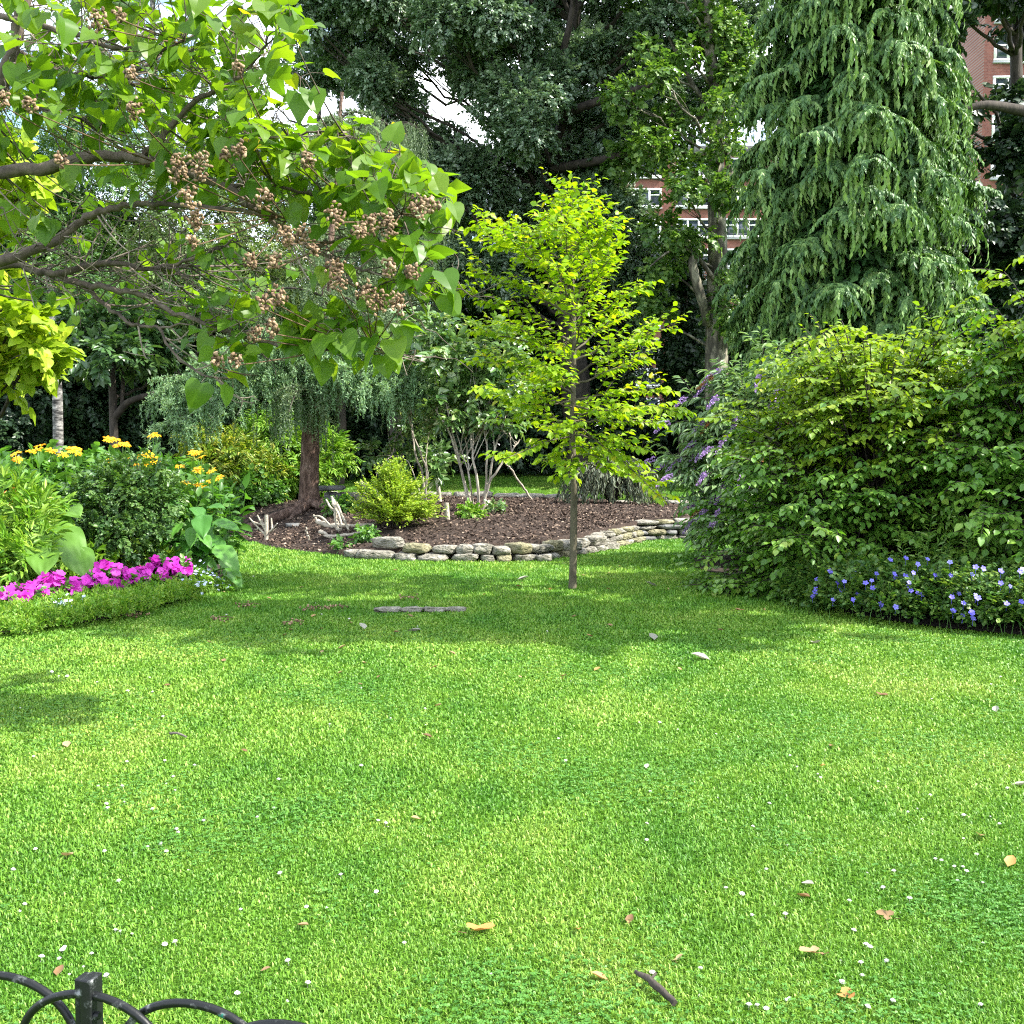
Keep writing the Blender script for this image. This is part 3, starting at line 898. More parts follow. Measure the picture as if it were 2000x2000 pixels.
# birch trunks in the shade behind the yellow flowers
for lab, px, Y, top, r in [('white barked birch trunk standing in shade behind the yellow flowers', 112, 24, 560, .13), ('white barked birch trunk half hidden by the larch branches', 408, 26, 600, .13)]:
    b = at(px, 930, Y); b[2] = float(tz(b[0], Y)); tp = at(px - 12, top, Y); mdl = (b + tp) / 2 + [.06, 0, 0]
    tree('birch_tree', lab, 'tree', b, [b, mdl, tp], r, r * .7, [clump(px - 20, top - 40, Y, 70, 50), clump(px + 60, top + 10, Y + .6, 60, 40)], 260, SP_FINE, .4, 'mid', 'bark_birch', limb_r=.04)

# ------------------------------------------------ big oak
oakskip = lambda x, y: (x < 640 and 100 < y) or (x < 720 and 150 < y < 260 and x < 690) or (x < 860 and y > 380) or (y > 470 and (x < 880 or x > 1290)) or (1320 < x < 1450 and 20 < y < 110) or (1180 < x < 1420 and 290 < y < 420) or (x > 1330 and y > 200)
oc = gridclumps(620, 1450, -230, 520, 92, 33, 3.0, 64, oakskip, .97)
oc += [clump(1180, 330, 33, 55, 40), clump(1215, 420, 33, 50, 46), clump(1160, 420, 32, 60, 50), clump(1225, 300, 34, 50, 30)]
b = ground(2.2, 34)
oak = thing('oak_tree', 'huge dark grey green oak rising behind the lime green sapling', 'tree', b)
tr = spline([b, b + [-.2, 0, 3], b + [-.5, 0, 6.5], b + [-.6, -.3, 10], b + [-.3, -.5, 14], b + [-.2, -.3, 18]], 30)
mb = MB(); tube(mb, tr, .55, .14, 12, wob=.04); mb.build('trunk', M['bark_dark'], oak, smooth=True)
mb = MB(); limbs(mb, tr, oc, .085, 6)
for ps in [[(1065, 260, 33), (1050, 115, 32), (1010, 75, 31.5), (985, 30, 31), (960, -60, 31)], [(1080, 330, 33), (1230, 300, 31.5), (1290, 260, 31), (1330, 190, 31)], [(1070, 200, 33), (1110, 60, 32), (1125, -60, 32)],
           [(1060, 250, 33), (900, 60, 31), (800, 40, 31), (720, 60, 31)], [(1075, 230, 33), (1240, 175, 31.5), (1310, 160, 31.5)]]:
    tube(mb, spline([at(*p) for p in ps], 16), .15, .035, 7, wob=.05)
mb.build('branch', M['bark_dark'], oak, smooth=True)
mb = MB(); crown(mb, oc, 980, SP_OAK, .34, .1, .25, upb=.5); mb.build('crown', M['oak'], oak)

# ------------------------------------------------ plane tree with mottled trunk, right of the oak
b = ground(*at(1402, 700, 31)[:2])
pl = thing('plane_tree', 'plane tree with tall mottled pale trunk between the oak and the weeping cypress', 'tree', b)
tr = spline([b, at(1400, 640, 31), at(1402, 480, 31), at(1398, 360, 31), at(1400, 200, 31), at(1385, 60, 31), at(1390, -180, 31)], 30)
mb = MB(); tube(mb, tr, .36, .1, 12, wob=.03); mb.build('trunk', M['bark_plane'], pl, smooth=True)
pc = gridclumps(1240, 1470, -200, 420, 80, 31, 2, 44, lambda x, y: (1240 < x < 1330 and 300 < y < 370), .85) + [clump(1340, 470, 30, 60, 26), clump(1420, 600, 30.5, 40, 70), clump(1290, 440, 30.5, 45, 24), clump(1300, 520, 30.5, 50, 30), clump(1270, 600, 31, 40, 40), clump(1350, 330, 30, 40, 36), clump(1270, 285, 30, 50, 26), clump(1440, 120, 31, 50, 60), clump(1380, 60, 31, 60, 50)]
mb = MB(); limbs(mb, tr, pc, .05, 5)
tube(mb, spline([at(1382, 632, 30.8), at(1372, 590, 30.4), at(1358, 545, 30.2), at(1353, 515, 30.1), at(1358, 497, 30.1)], 14), .14, .13, 9, wob=.06)
tube(mb, spline([at(1402, 420, 30.9), at(1420, 370, 30.5), at(1424, 330, 30.4), at(1420, 280, 30.5), at(1432, 200, 30.6)], 12), .17, .06, 8)
tube(mb, spline([at(1395, 545, 30.6), at(1350, 490, 30), at(1310, 490, 29.8), at(1270, 520, 29.8)], 12), .07, .02, 6)
for ps in [[(1395, 120), (1360, 60), (1345, 20), (1310, -60)], [(1398, 170), (1440, 90), (1445, 20)], [(1400, 230), (1350, 160), (1300, 60)]]:
    tube(mb, spline([at(*p, 31) for p in ps], 10), .1, .03, 6)
mb.build('branch', M['bark_plane'], pl, smooth=True)
mb = MB(); crown(mb, pc, 300, SP_BIG, .29, .3, .1, upb=.3); mb.build('crown', M['plane'], pl)
# ivy clad dark trunk beside it
b = ground(*at(1335, 800, 33)[:2])
tree('ivy_clad_trunk', 'dark trunk wrapped in ivy left of the mottled plane trunk', 'tree', b, [b, at(1335, 640, 33), at(1338, 500, 33)], .16, .1, [clump(1335, 520, 33, 26, 60), clump(1330, 600, 33, 32, 60), clump(1340, 680, 33, 40, 70), clump(1350, 760, 33, 50, 70)], 700, SP_BIG, .32, 'dark', 'bark_dark', limb_r=.03, twigs=2, shell=.3, crown_name='ivy')
# right hand dark trees
b = ground(*at(1960, 700, 33)[:2])
rc = gridclumps(1830, 2080, -200, 540, 92, 32, 2.5, 62, lambda x, y: (1930 < x and 140 < y < 235) or (1850 < x < 1930 and 320 < y < 390), .88)
rc += [clump(1960, 560, 32, 60, 60), clump(2010, 500, 32, 60, 70), clump(1910, 600, 32, 50, 50), clump(1985, 200, 33, 40, 30), clump(1900, 500, 33, 50, 60), clump(1990, 300, 32, 60, 50)]
rt = tree('dark_tree', 'tall shaded dark tree right of the weeping cypress', 'tree', b, [b, at(1965, 500, 33), at(1990, 300, 33), at(1985, 100, 33), at(2000, -180, 33)], .36, .1, rc, 330, SP_BIG, .42, 'dark', 'bark_dark', limb_r=.09, twigs=6, shell=.25)
mb = MB(); tube(mb, spline([at(2100, 240, 31), at(1990, 215, 31), at(1920, 205, 30.5), at(1860, 225, 30.5)], 14), .2, .07, 7); mb.build('branch', M['bark_dark'], rt, smooth=True)

# ------------------------------------------------ weeping cypress
def cypress():
    Y0 = 25.0
    b = ground(*at(1650, 800, Y0)[:2])
    t = thing('weeping_cypress', 'big weeping cypress with layered drooping green fronds right of the plane trunk', 'tree', b)
    H = 16.2
    tr = spline([b, b + [.05, 0, 5], b + [-.05, 0, 11], b + [0, 0, H]], 24)
    mb = MB(); tube(mb, tr, .42, .04, 10); mb.build('trunk', M['bark_dark'], t, smooth=True)
    rad = lambda z: np.interp(z, [0, 1.5, 3, 5, 6.5, 8.5, 10.5, 12.5, 14.5, H], [1.4, 1.85, 2.25, 2.5, 2.45, 2.2, 1.9, 1.55, 1.0, .1])
    lf, st = MB(), MB()
    frond = T_diamond(.22, -.05, .35, .4)
    nb = 370
    for i in range(nb):
        z = .6 + (H - 1.0) * ((i + rng.random()) / nb) ** .92
        az = i * 2.39996 + U(-.3, .3)
        R = rad(z) * U(.66, 1.14)
        a = np.array([math.cos(az), math.sin(az), 0])
        p0 = b + [0, 0, z] + a * .15
        z1 = U(-.1, .25) * R; p1 = p0 + a * R * .6 + np.array([0, 0, z1 + .55]); p2 = p0 + a * R + np.array([0, 0, z1 - .25])
        path = bez(p0, p1, p2, 12)
        tube(st, path, .035, .01, 4)
        side = np.array([-a[1], a[0], 0])
        for k in range(30):
            tt = .3 + .7 * rng.random() ** .75
            q = path[int(tt * 11)]
            sd = U(-1, 1)
            L = U(.45, .95) * (.75 + .4 * (R / 2.5))
            e = q + (a * U(.35, .8) + side * sd * .95) * L * .75 + np.array([0, 0, U(-.5, -.15) * L])
            m = q + (a * .5 + side * sd * .6) * L * .5 + np.array([0, 0, U(.12, .3)])
            br = bez(q, m, e, 8)
            n = 24
            tq = np.linspace(.12, 1, n); ii = np.minimum((tq * 7).astype(int), 6)
            P = br[ii] + (br[ii + 1] - br[ii]) * (tq * 7 - ii)[:, None]
            tg = nrm(br[ii + 1] - br[ii])
            sdv = nrm(np.cross(tg, UP) + 1e-5)
            tone0 = U(.25, .75)
            for s in (-1, 1):
                d = nrm(tg * .75 + sdv * s * .6 + np.array([0, 0, -.55]) + rng.normal(size=(n, 3)) * .2)
                put(lf, frond, P, d, nrm(UP + tg * .5 + rng.normal(size=(n, 3)) * .3), U(.085, .17, n), np.clip(tone0 + rng.normal(size=n) * .16, 0, .95))
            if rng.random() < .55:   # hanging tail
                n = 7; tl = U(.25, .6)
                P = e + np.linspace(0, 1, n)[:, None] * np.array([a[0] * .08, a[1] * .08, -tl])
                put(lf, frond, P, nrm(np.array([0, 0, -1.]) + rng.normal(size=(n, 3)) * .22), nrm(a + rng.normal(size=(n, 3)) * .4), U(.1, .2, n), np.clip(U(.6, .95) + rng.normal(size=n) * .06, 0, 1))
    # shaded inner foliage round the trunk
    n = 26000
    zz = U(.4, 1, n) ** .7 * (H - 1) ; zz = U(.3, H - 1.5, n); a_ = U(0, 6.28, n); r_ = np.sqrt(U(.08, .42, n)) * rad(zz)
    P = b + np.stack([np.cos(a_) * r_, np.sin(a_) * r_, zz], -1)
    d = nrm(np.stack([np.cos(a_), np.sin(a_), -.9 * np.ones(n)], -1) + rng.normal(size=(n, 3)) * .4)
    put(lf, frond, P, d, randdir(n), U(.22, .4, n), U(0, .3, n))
    st.build('branch', M['bark_dark'], t)
    lf.build('crown', M['cypress'], t)


cypress()


# ------------------------------------------------ larch with hanging needle strands
def strands(lf, tops, lens, step, nl, nw, k=2, tone=.5, sway=.05):
    T = T_diamond(nw / nl * .5, 0, .1, .4)
    for p, L in zip(tops, lens):
        n = max(3, int(L / step))
        s = np.linspace(0, 1, n)[:, None]
        dr = rng.normal(size=2) * sway
        P = p + np.concatenate([dr * (s + .5 * np.sin(s * 3)), -s * L], 1)
        P = np.repeat(P, k, 0) + rng.normal(size=(n * k, 3)) * .006
        d = nrm(np.array([0, 0, -.8]) + rng.normal(size=(n * k, 3)) * .5)
        put(lf, T, P, d, randdir(n * k), nl * U(.7, 1.3, n * k), np.clip(tone + U(-.2, .2) + rng.normal(size=n * k) * .12, 0, 1))


def larch():
    bx_, by_ = -3.8, 20.0
    b = np.array([bx_, by_, float(mulch_z(bx_, by_))])
    t = thing('weeping_larch', 'larch with reddish brown trunk and long hanging needle strands on the mulch bed', 'tree', b)
    tr = spline([b - [0, 0, .08], at(604, 955, 20), at(606, 860, 20), at(611, 780, 20), at(632, 620, 20), at(643, 500, 20), at(655, 330, 20), at(668, 180, 20)], 40)
    rr = np.interp(np.linspace(0, 1, 40), [0, .05, .12, .3, .5, 1], [.29, .215, .185, .165, .105, .03])
    mb = MB(); tube(mb, tr, rr, None, 14, wob=.03); mb.build('trunk', M['bark_larch'], t, smooth=True)
    for px, py in [((570, 1000), 0), ((525, 1022), 0), ((660, 990), 0), ((612, 1020), 0)]:
        pass
    mz = lambda p: np.array([p[0], p[1], float(mulch_z(p[0], p[1]))])
    for ps, r in [([(-3.85, 19.9), (-4.1, 19.55), (-4.5, 19.3), (-5.0, 19.2), (-5.4, 19.15)], .13), ([(-3.75, 19.85), (-3.45, 19.55), (-3.2, 19.5)], .1), ([(-3.8, 19.85), (-3.95, 19.4), (-4.0, 19.1)], .09), ([(-3.9, 20.05), (-4.4, 20.2), (-4.9, 20.3)], .1)]:
        pts = [mz(p) + [0, 0, .13 * (1 - i / (len(ps) - 1)) ** 1.5 + .01] for i, p in enumerate(ps)]
        mb = MB(); tube(mb, spline(pts, 14), r, r * .25, 8, wob=.1); mb.build('root', M['bark_larch'], t, smooth=True)
    lf, st = MB(), MB()
    def bough(path, r, dens, lmin, lmax, tone):
        tube(st, path, r, r * .25, 5)
        n = len(path)
        for j in range(dens):
            i = rng.integers(int(n * .18), n)
            p = path[i]
            # side twig carrying strands
            a = nrm(np.array([rng.normal(), rng.normal(), U(-.1, .35)]))
            L = U(.2, .65)
            e = p + a * L; m = (p + e) / 2 + [0, 0, .1]
            tw = bez(p, m, e + [0, 0, -.2], 8)
            tube(st, tw, .006, .003, 3, cap=False)
            k = 3
            q = tw[rng.integers(2, 8, k)] + rng.normal(size=(k, 3)) * .015
            strands(lf, q, U(lmin, lmax, k), .024, .055, .02, 2, tone)
            # needle tufts along the twig
            P = np.repeat(tw, 12, 0) + rng.normal(size=(96, 3)) * .015
            put(lf, T_diamond(.15, 0, .1), P, nrm(rng.normal(size=(len(P), 3)) + a * .6 + [0, 0, .1]), randdir(len(P)), U(.045, .08, len(P)), np.clip(tone + .1 + rng.normal(size=len(P)) * .15, 0, 1))
    # the low boughs the photo shows clearly
    for ps, r, dn in [([(610, 700, 20), (560, 672, 19.6), (490, 690, 19.2), (420, 715, 19), (355, 752, 18.9), (322, 790, 18.9)], .05, 100),
                      ([(612, 720, 20), (560, 720, 19.3), (480, 745, 18.8), (400, 795, 18.6), (325, 835, 18.5)], .04, 80),
                      ([(622, 690, 20), (680, 672, 19.5), (740, 690, 19.2), (800, 740, 19), (815, 780, 19)], .05, 85),
                      ([(615, 740, 20), (640, 712, 19), (700, 730, 18.6), (740, 760, 18.5)], .04, 55),
                      ([(612, 790, 20), (585, 770, 19.6), (560, 785, 19.4), (625, 760, 19.3), (640, 740, 19.1)], .02, 20),
                      ([(608, 830, 20), (596, 800, 19.75), (600, 770, 19.6)], .02, 14),
                      ([(616, 690, 20), (600, 660, 19.2), (540, 650, 18.6), (450, 690, 18.3)], .04, 60),
                      ([(620, 670, 20), (680, 650, 20.8), (780, 660, 21.3), (850, 720, 21.5)], .04, 60)]:
        bough(spline([at(*p) for p in ps], 22), r, int(dn * 1.3), .12, .5, .5)
    # upper crown, thinner and hanging straighter
    t2 = MB(); keep_lf = lf; lf = MB()
    for j in range(26):
        i = rng.integers(17, 38)
        p = tr[i]; az = U(0, 2 * np.pi)
        R = U(1.0, 2.6) * np.interp(i, [17, 38], [1, .55])
        a = np.array([math.cos(az), math.sin(az) * .8, 0])
        path = bez(p, p + a * R * .55 + [0, 0, .4], p + a * R + [0, 0, -.35], 14)
        bough(path, .025, 10, .25, .9, .45)
    lf.build('upper_crown', M['larch_far'], t)
    keep_lf.build('lower_crown', M['larch'], t)
    st.build('branch', M['bark_dark'], t)


larch()

# a second weeping conifer further back: a curtain of dark hanging strands
def curtain():
    b = ground(*at(775, 900, 27)[:2])
    t = thing('weeping_conifer', 'dim weeping conifer hanging in a curtain between the larch and the oak', 'tree', b)
    tr = spline([b, at(772, 700, 27), at(765, 480, 27), at(762, 250, 27)], 24)
    mb = MB(); tube(mb, tr, .2, .04, 8); mb.build('trunk', M['bark_dark'], t, smooth=True)
    lf, st = MB(), MB()
    for j in range(84):
        i = rng.integers(9, 24); p = tr[i]; az = U(0, 2 * np.pi); R = U(.7, 2.1) * np.interp(i, [10, 23], [1, .5])
        a = np.array([math.cos(az), math.sin(az), 0])
        path = bez(p, p + a * R * .6 + [0, 0, .35], p + a * R + [0, 0, -.2], 12)
        tube(st, path, .025, .008, 4)
        k = 30
        q = path[rng.integers(2, 12, k)] + rng.normal(size=(k, 3)) * np.array([.16, .16, .03])
        strands(lf, q, U(.5, 1.7, k), .045, .09, .014, 2, .4)
    st.build('branch', M['bark_dark'], t); lf.build('crown', M['larch_far'], t)


curtain()


# ------------------------------------------------ lime green sapling on the lawn
def sapling():
    Y0 = 11.8
    b = gp(1118, 1151)
    t = thing('young_tree', 'young tree with slender straight trunk and lime green leaves alone on the lawn', 'tree', b)
    tr = spline([b - [0, 0, .05], at(1120, 1060, Y0), at(1121, 950, Y0), at(1118, 860, Y0), at(1120, 760, Y0), at(1121, 640, Y0), at(1117, 520, Y0), at(1116, 430, Y0), at(1113, 352, Y0)], 60)
    rr = np.interp(np.linspace(0, 1, 60), [0, .03, .3, .6, 1], [.055, .043, .036, .024, .004])
    mb = MB(); tube(mb, tr, rr, None, 12, wob=.015); mb.build('trunk', M['bark_sapling'], t, smooth=True)
    ys = [335, 380, 420, 450, 500, 550, 600, 650, 700, 750, 800, 850, 900, 950]
    lw = [8, 26, 60, 190, 235, 250, 255, 240, 215, 165, 165, 165, 60, 20]
    rw = [8, 30, 62, 90, 110, 150, 185, 195, 195, 195, 205, 205, 180, 170]
    k = Y0 / F
    lf, st = MB(), MB()
    LT = T_leaf(.33, .07, .28)
    nb = 58
    for i in range(nb):
        f = (i + .5) / nb
        py0 = 905 - f * (905 - 372)                 # where the branch leaves the trunk
        az = i * 2.39996 + U(-.25, .25)
        ca, sa = math.cos(az), math.sin(az)
        rise = np.interp(py0, [365, 420, 480, 560, 620, 690, 760, 830, 900], [0, 12, 30, 100, 110, 85, 40, -5, -45]) + U(-16, 16)
        pyt = py0 - rise
        reach_px = np.interp(pyt, ys, rw if ca > 0 else lw)
        other = .5 * (np.interp(pyt, ys, rw) + np.interp(pyt, ys, lw))
        R = (abs(ca) * reach_px + (1 - abs(ca)) * min(other, 170)) * k * U(.78, 1.06)
        zi = int(np.argmin(abs(tr[:, 2] - at(1118, py0, Y0)[2])))
        p0 = tr[zi]
        a = np.array([ca, sa, 0])
        zt = at(1118, pyt, Y0)[2] - p0[2]
        p2 = p0 + a * R + [0, 0, zt]
        p1 = p0 + a * R * .5 + [0, 0, zt * .62 + .05]
        path = bez(p0, p1, p2, 14)
        path[2:-1] += rng.normal(size=(11, 3)) * .012
        tube(st, path, max(.004, .013 * R), .0022, 5)
        n2 = max(4, int(R / .062))
        for j in range(n2):
            tt = .22 + .78 * (j + rng.random()) / n2
            q = path[min(13, int(tt * 13))]
            tg = nrm(path[min(13, int(tt * 13) + 1)] - path[max(0, int(tt * 13) - 1)])
            sd = nrm(np.cross(tg, UP)) * (1 if j % 2 else -1)
            L = U(.14, .36) * (1.15 - .5 * tt)
            e = q + (tg * .7 + sd * U(.3, .9)) * L + [0, 0, U(-.03, .2)]
            tw = bez(q, (q + e) / 2 + [0, 0, .025], e, 6)
            shoot(lf, st, tw, .003, LT, max(4, int(L / .034)), .084, .12, 50, .22, U(.3, .65), .22, .45, .15, 3)
        shoot(lf, None, path, .003, LT, int(R / .04) + 4, .088, .3, 55, .3, .5, .2, .3)
    # leader shoot
    shoot(lf, None, tr[46:], .004, LT, 26, .075, .0, 60, .1, .6, .2, .5)
    for px0, px1, py1 in ((1116, 1095, 385), (1116, 1140, 380), (1117, 1080, 418), (1117, 1160, 420), (1116, 1185, 430), (1000, 960, 440), (1030, 1010, 432), (950, 900, 465), (1060, 1050, 428)):
        q = at(px0, py1 + 55, Y0); e = at(px1, py1, Y0 + U(-.2, .2)); pa = bez(q, (q + e) / 2 + [0, 0, -.03], e, 8)
        shoot(lf, st, pa, .005, LT, 16, .085, .15, 55, .2, .6, .2, .3)
    # low limbs the photo shows apart from the rest
    for ps in ([(1120, 830), (1160, 865), (1210, 905), (1255, 945), (1292, 985)], [(1118, 860), (1070, 870), (1020, 890), (985, 905)], [(1120, 900), (1150, 895), (1175, 905)], [(1120, 800), (1190, 815), (1260, 800), (1318, 812)], [(1118, 790), (1060, 800), (1000, 790), (960, 760)]):
        pa = spline([at(x, y - 8, Y0 - .25 * i) for i, (x, y) in enumerate(ps)], 14)
        tube(st, pa, .012, .003, 5)
        L = np.linalg.norm(pa[-1] - pa[0])
        shoot(lf, None, pa, .003, LT, int(L / .03), .09, .3, 55, .35, .55, .2, .3)
        for j in range(int(L / .12)):
            q = pa[rng.integers(4, 14)]; e = q + nrm(np.array([pa[-1][0] - pa[0][0], rng.normal() * .6, rng.normal() * .25])) * U(.12, .25)
            shoot(lf, st, bez(q, (q + e) / 2 + [0, 0, .02], e, 5), .002, LT, 6, .088, .2, 50, .3, .55, .2, .3, sides=3)
    st.build('branch', M['bark_sapling'], t, smooth=True)
    lf.build('crown', M['sapling'], t)


sapling()


# ------------------------------------------------ paulownia reaching in from the left
def paulownia():
    b = ground(-5.1, 7.2)
    t = thing('paulownia_tree', 'broad paulownia reaching in with big heart shaped leaves and brown seed clusters', 'tree', b)
    tr = spline([b, b + [.05, .05, .8], b + [.1, 0, 1.7], b + [.15, -.05, 2.6], b + [.35, -.1, 3.4], b + [.6, -.2, 4.3]], 20)
    mb = MB(); tube(mb, tr, .22, .12, 12, wob=.03)
    mb.build('trunk', M['bark_paulownia'], t, smooth=True)
    BR = [  # photo pixels, distance, start and end radius
        ([(-330, 500, 7.0), (-150, 380, 6.9), (-30, 240, 6.8), (18, 120, 6.7), (36, 50, 6.7), (50, -10, 6.7), (70, -160, 6.7)], .05, .033),
        ([(-420, 560, 7.1), (-200, 420, 6.9), (-60, 352, 6.7), (0, 338, 6.6), (100, 325, 6.5), (180, 308, 6.4), (240, 305, 6.4), (300, 318, 6.3), (345, 330, 6.3), (430, 362, 6.3), (480, 395, 6.2), (530, 432, 6.2), (600, 480, 6.2), (662, 512, 6.2)], .05, .011),
        ([(275, 312, 6.4), (300, 285, 6.4), (330, 250, 6.4), (385, 195, 6.3), (450, 165, 6.3), (490, 125, 6.3), (520, 90, 6.2)], .024, .008),
        ([(-430, 640, 7.1), (-200, 560, 6.8), (0, 512, 6.5), (60, 490, 6.5), (110, 470, 6.5), (160, 430, 6.5), (210, 408, 6.4), (280, 398, 6.4), (370, 402, 6.3), (480, 412, 6.2), (560, 425, 6.1)], .04, .008),
        ([(-430, 660, 7.1), (-200, 570, 6.9), (0, 520, 6.8), (60, 525, 6.8), (110, 535, 6.7), (170, 520, 6.7), (230, 515, 6.6), (290, 525, 6.6), (330, 520, 6.6), (390, 500, 6.5), (450, 470, 6.4)], .033, .006),
        ([(110, 535, 6.7), (150, 552, 6.7), (220, 565, 6.6), (290, 580, 6.6), (330, 605, 6.5), (400, 630, 6.4), (470, 655, 6.3), (560, 675, 6.2), (640, 680, 6.1), (725, 672, 6.0)], .022, .006),
        ([(160, 555, 6.7), (210, 600, 6.7), (260, 630, 6.6), (310, 640, 6.5), (355, 634, 6.4)], .016, .006),
        ([(310, 640, 6.5), (345, 695, 6.4), (395, 732, 6.3), (445, 738, 6.2), (500, 730, 6.2)], .009, .003),
        ([(-60, 20, 6.9), (60, 45, 6.6), (140, 65, 6.5), (210, 90, 6.4), (300, 97, 6.3), (360, 80, 6.2)], .022, .007),
        ([(-40, 80, 6.9), (40, 105, 6.8), (100, 130, 6.8), (160, 148, 6.7), (220, 150, 6.7)], .018, .006),
        ([(600, 480, 6.2), (650, 472, 6.1), (700, 460, 6.1), (760, 430, 6.0), (800, 402, 6.0)], .011, .004),
        ([(430, 362, 6.3), (520, 362, 6.2), (600, 375, 6.2), (660, 382, 6.1), (730, 380, 6.1), (800, 355, 6.0)], .012, .004),
        ([(345, 330, 6.3), (430, 300, 6.3), (520, 275, 6.2), (600, 260, 6.2), (680, 265, 6.1)], .012, .004),
        ([(662, 512, 6.2), (720, 530, 6.1), (770, 535, 6.1), (800, 530, 6.1)], .008, .004),
        ([(662, 512, 6.2), (700, 560, 6.1), (735, 585, 6.1), (775, 598, 6.1)], .007, .003),
        ([(-330, 500, 7.0), (-100, 290, 7.0), (0, 205, 7.0), (90, 215, 6.9), (160, 230, 6.9)], .03, .007),
    ]
    st = MB(); nodes = []
    for ps, r0, r1 in BR:
        path = spline([at(*p) for p in ps], 5 * len(ps))
        path[1:] += rng.normal(size=(len(path) - 1, 3)) * .006
        tube(st, path, r0, r1, 8, wob=.05)
        nodes.append(path)
    # join main branches to the trunk
    for q in (nodes[0][0], nodes[1][0], nodes[3][0], nodes[4][0]):
        k = tr[int(np.argmin(np.linalg.norm(tr - (q - [.3, 0, .5]), axis=1)))]
        tube(st, bez(k, (k + q) / 2 + [0, 0, -.05], q, 6), .07, .05, 8)
    N = np.concatenate(nodes)
    tw = MB(); lf = MB()
    HE = [T_heart(.3, .22, .03, 1), T_heart(.5, .1, .03, 2), T_heart(.15, .3, .04, 3), T_heart(.7, .16, .03, 4)]
    pale = MB()
    def tip(px, py, Y, nl, size, tone, hang=.38, twig=None):
        p = at(px, py, Y)
        d2 = np.linalg.norm(N - p - np.array([.06, 0, -.05]), axis=1)
        s = N[int(np.argmin(d2))]
        L = np.linalg.norm(p - s)
        if twig != 'none':
            path = bez(s, (s + p) / 2 + np.array([0, 0, -.06 * L]) + rng.normal(size=3) * .06 * L, p, 8)
            tube(tw, path, .0035 + .004 * L, .0025, 5)
        dirv = nrm(p - s + 1e-6)
        for i in range(nl):
            a = nrm(dirv * .5 + randdir(1)[0] * .9 + [0, 0, .1])
            pl = U(.05, .13)
            q = p - dirv * U(0, .06) + a * pl
            tube(tw, np.array([p, (p + q) / 2 + [0, 0, .015], q]), .0022, .0018, 4, tone=.8, cap=False)
            d = nrm(a * U(.3, .9) + np.array([0, 0, -hang * U(.5, 1.5)]))
            up = nrm(UP * 1.1 + a * .4 + np.array([.1, -.1, 0]) + rng.normal(size=3) * .38)
            put(lf, HE[rng.integers(0, 4)], q[None], d[None], up[None], size * U(.7, 1.2), np.clip(tone + rng.normal() * .17, 0, 1))
    POLYS = [  # polygon in photo pixels, number of tips, leaf size, distance range, leaves, tone
        ([(0, -60), (560, -40), (590, 40), (585, 150), (520, 200), (400, 230), (200, 250), (0, 200)], 104, .128, (5.8, 7.6), 5, .5),
        ([(340, 230), (520, 215), (700, 245), (790, 300), (870, 360), (860, 410), (760, 420), (640, 390), (480, 380), (360, 320)], 78, .13, (5.6, 6.9), 5, .55),
        ([(0, 200), (350, 230), (480, 330), (450, 400), (250, 420), (0, 440)], 36, .12, (6.2, 7.8), 4, .45),
        ([(620, 420), (850, 400), (850, 560), (770, 560), (690, 500), (620, 470)], 13, .14, (5.7, 6.2), 4, .45),
        ([(0, 380), (420, 400), (600, 450), (560, 640), (350, 640), (150, 600), (0, 560)], 44, .092, (6.4, 8.4), 4, .5),
        ([(560, 630), (680, 620), (780, 640), (760, 690), (640, 690), (540, 690)], 11, .13, (5.8, 6.2), 5, .6),
        ([(310, 650), (460, 690), (540, 620), (420, 600), (330, 620)], 11, .12, (6.1, 6.5), 3, .5)]
    for poly, n, size, (ya, yb), nl, tone in POLYS:
        poly = np.array(poly); c = 0
        while c < n:
            x, y = U(poly[:, 0].min(), poly[:, 0].max()), U(poly[:, 1].min(), poly[:, 1].max())
            if inpoly(np.array([x]), np.array([y]), poly)[0]:
                tip(x, y, U(ya, yb), rng.integers(nl - 1, nl + 2), size, tone); c += 1
    for x, y in ((580, 90), (586, 150), (540, 60), (870, 385), (862, 410), (835, 320), (760, 300), (840, 500), (800, 470), (760, 660), (735, 655), (640, 520), (850, 540), (830, 590), (790, 560), (700, 650), (600, 665), (660, 640), (690, 625), (650, 645), (445, 700), (410, 735), (100, 20), (250, 10), (380, 20), (470, 40)):
        tip(x, y, U(5.6, 6.2), 4, .14, .6)
    # bare dark twiglets below the leafy canopy
    low = np.concatenate([nodes[q] for q in (3, 4, 5, 6, 10, 13, 14)])
    for _ in range(85):
        s = low[rng.integers(0, len(low))]
        if s[0] < -3.3: continue
        e = s + np.array([U(.1, .55), U(-.3, .3), U(-.22, .28)])
        pa = bez(s, (s + e) / 2 + np.array([0, 0, U(-.1, .05)]), e, 9); pa[1:] += rng.normal(size=(8, 3)) * .008
        tube(tw, pa, .005, .0022, 5)
        for k in range(2):
            q = pa[rng.integers(3, 9)]; f = q + rng.normal(size=3) * .09 + [.05, 0, 0]; tube(tw, bez(q, (q + f) / 2 + rng.normal(size=3) * .02, f, 5), .003, .0018, 4)
    # bare pale flower stalks from last season
    for _ in range(90):
        i = rng.integers(0, len(N)); s = N[i]
        if s[0] < -3.4: continue
        e = s + np.array([U(.05, .35), U(-.25, .2), U(-.3, .25)])
        m = (s + e) / 2 + np.array([0, 0, U(-.12, .02)])
        pa = bez(s, m, e, 8); tube(pale, pa, .006, .003, 5)
        for k in range(3):
            q = pa[rng.integers(3, 8)]; f = q + rng.normal(size=3) * .07; tube(pale, bez(q, (q + f) / 2 + rng.normal(size=3) * .02, f, 4), .003, .002, 4)
    st.build('branch', M['bark_paulownia'], t, smooth=True)
    tw.build('twig', M['bark_paulownia'], t, smooth=True)
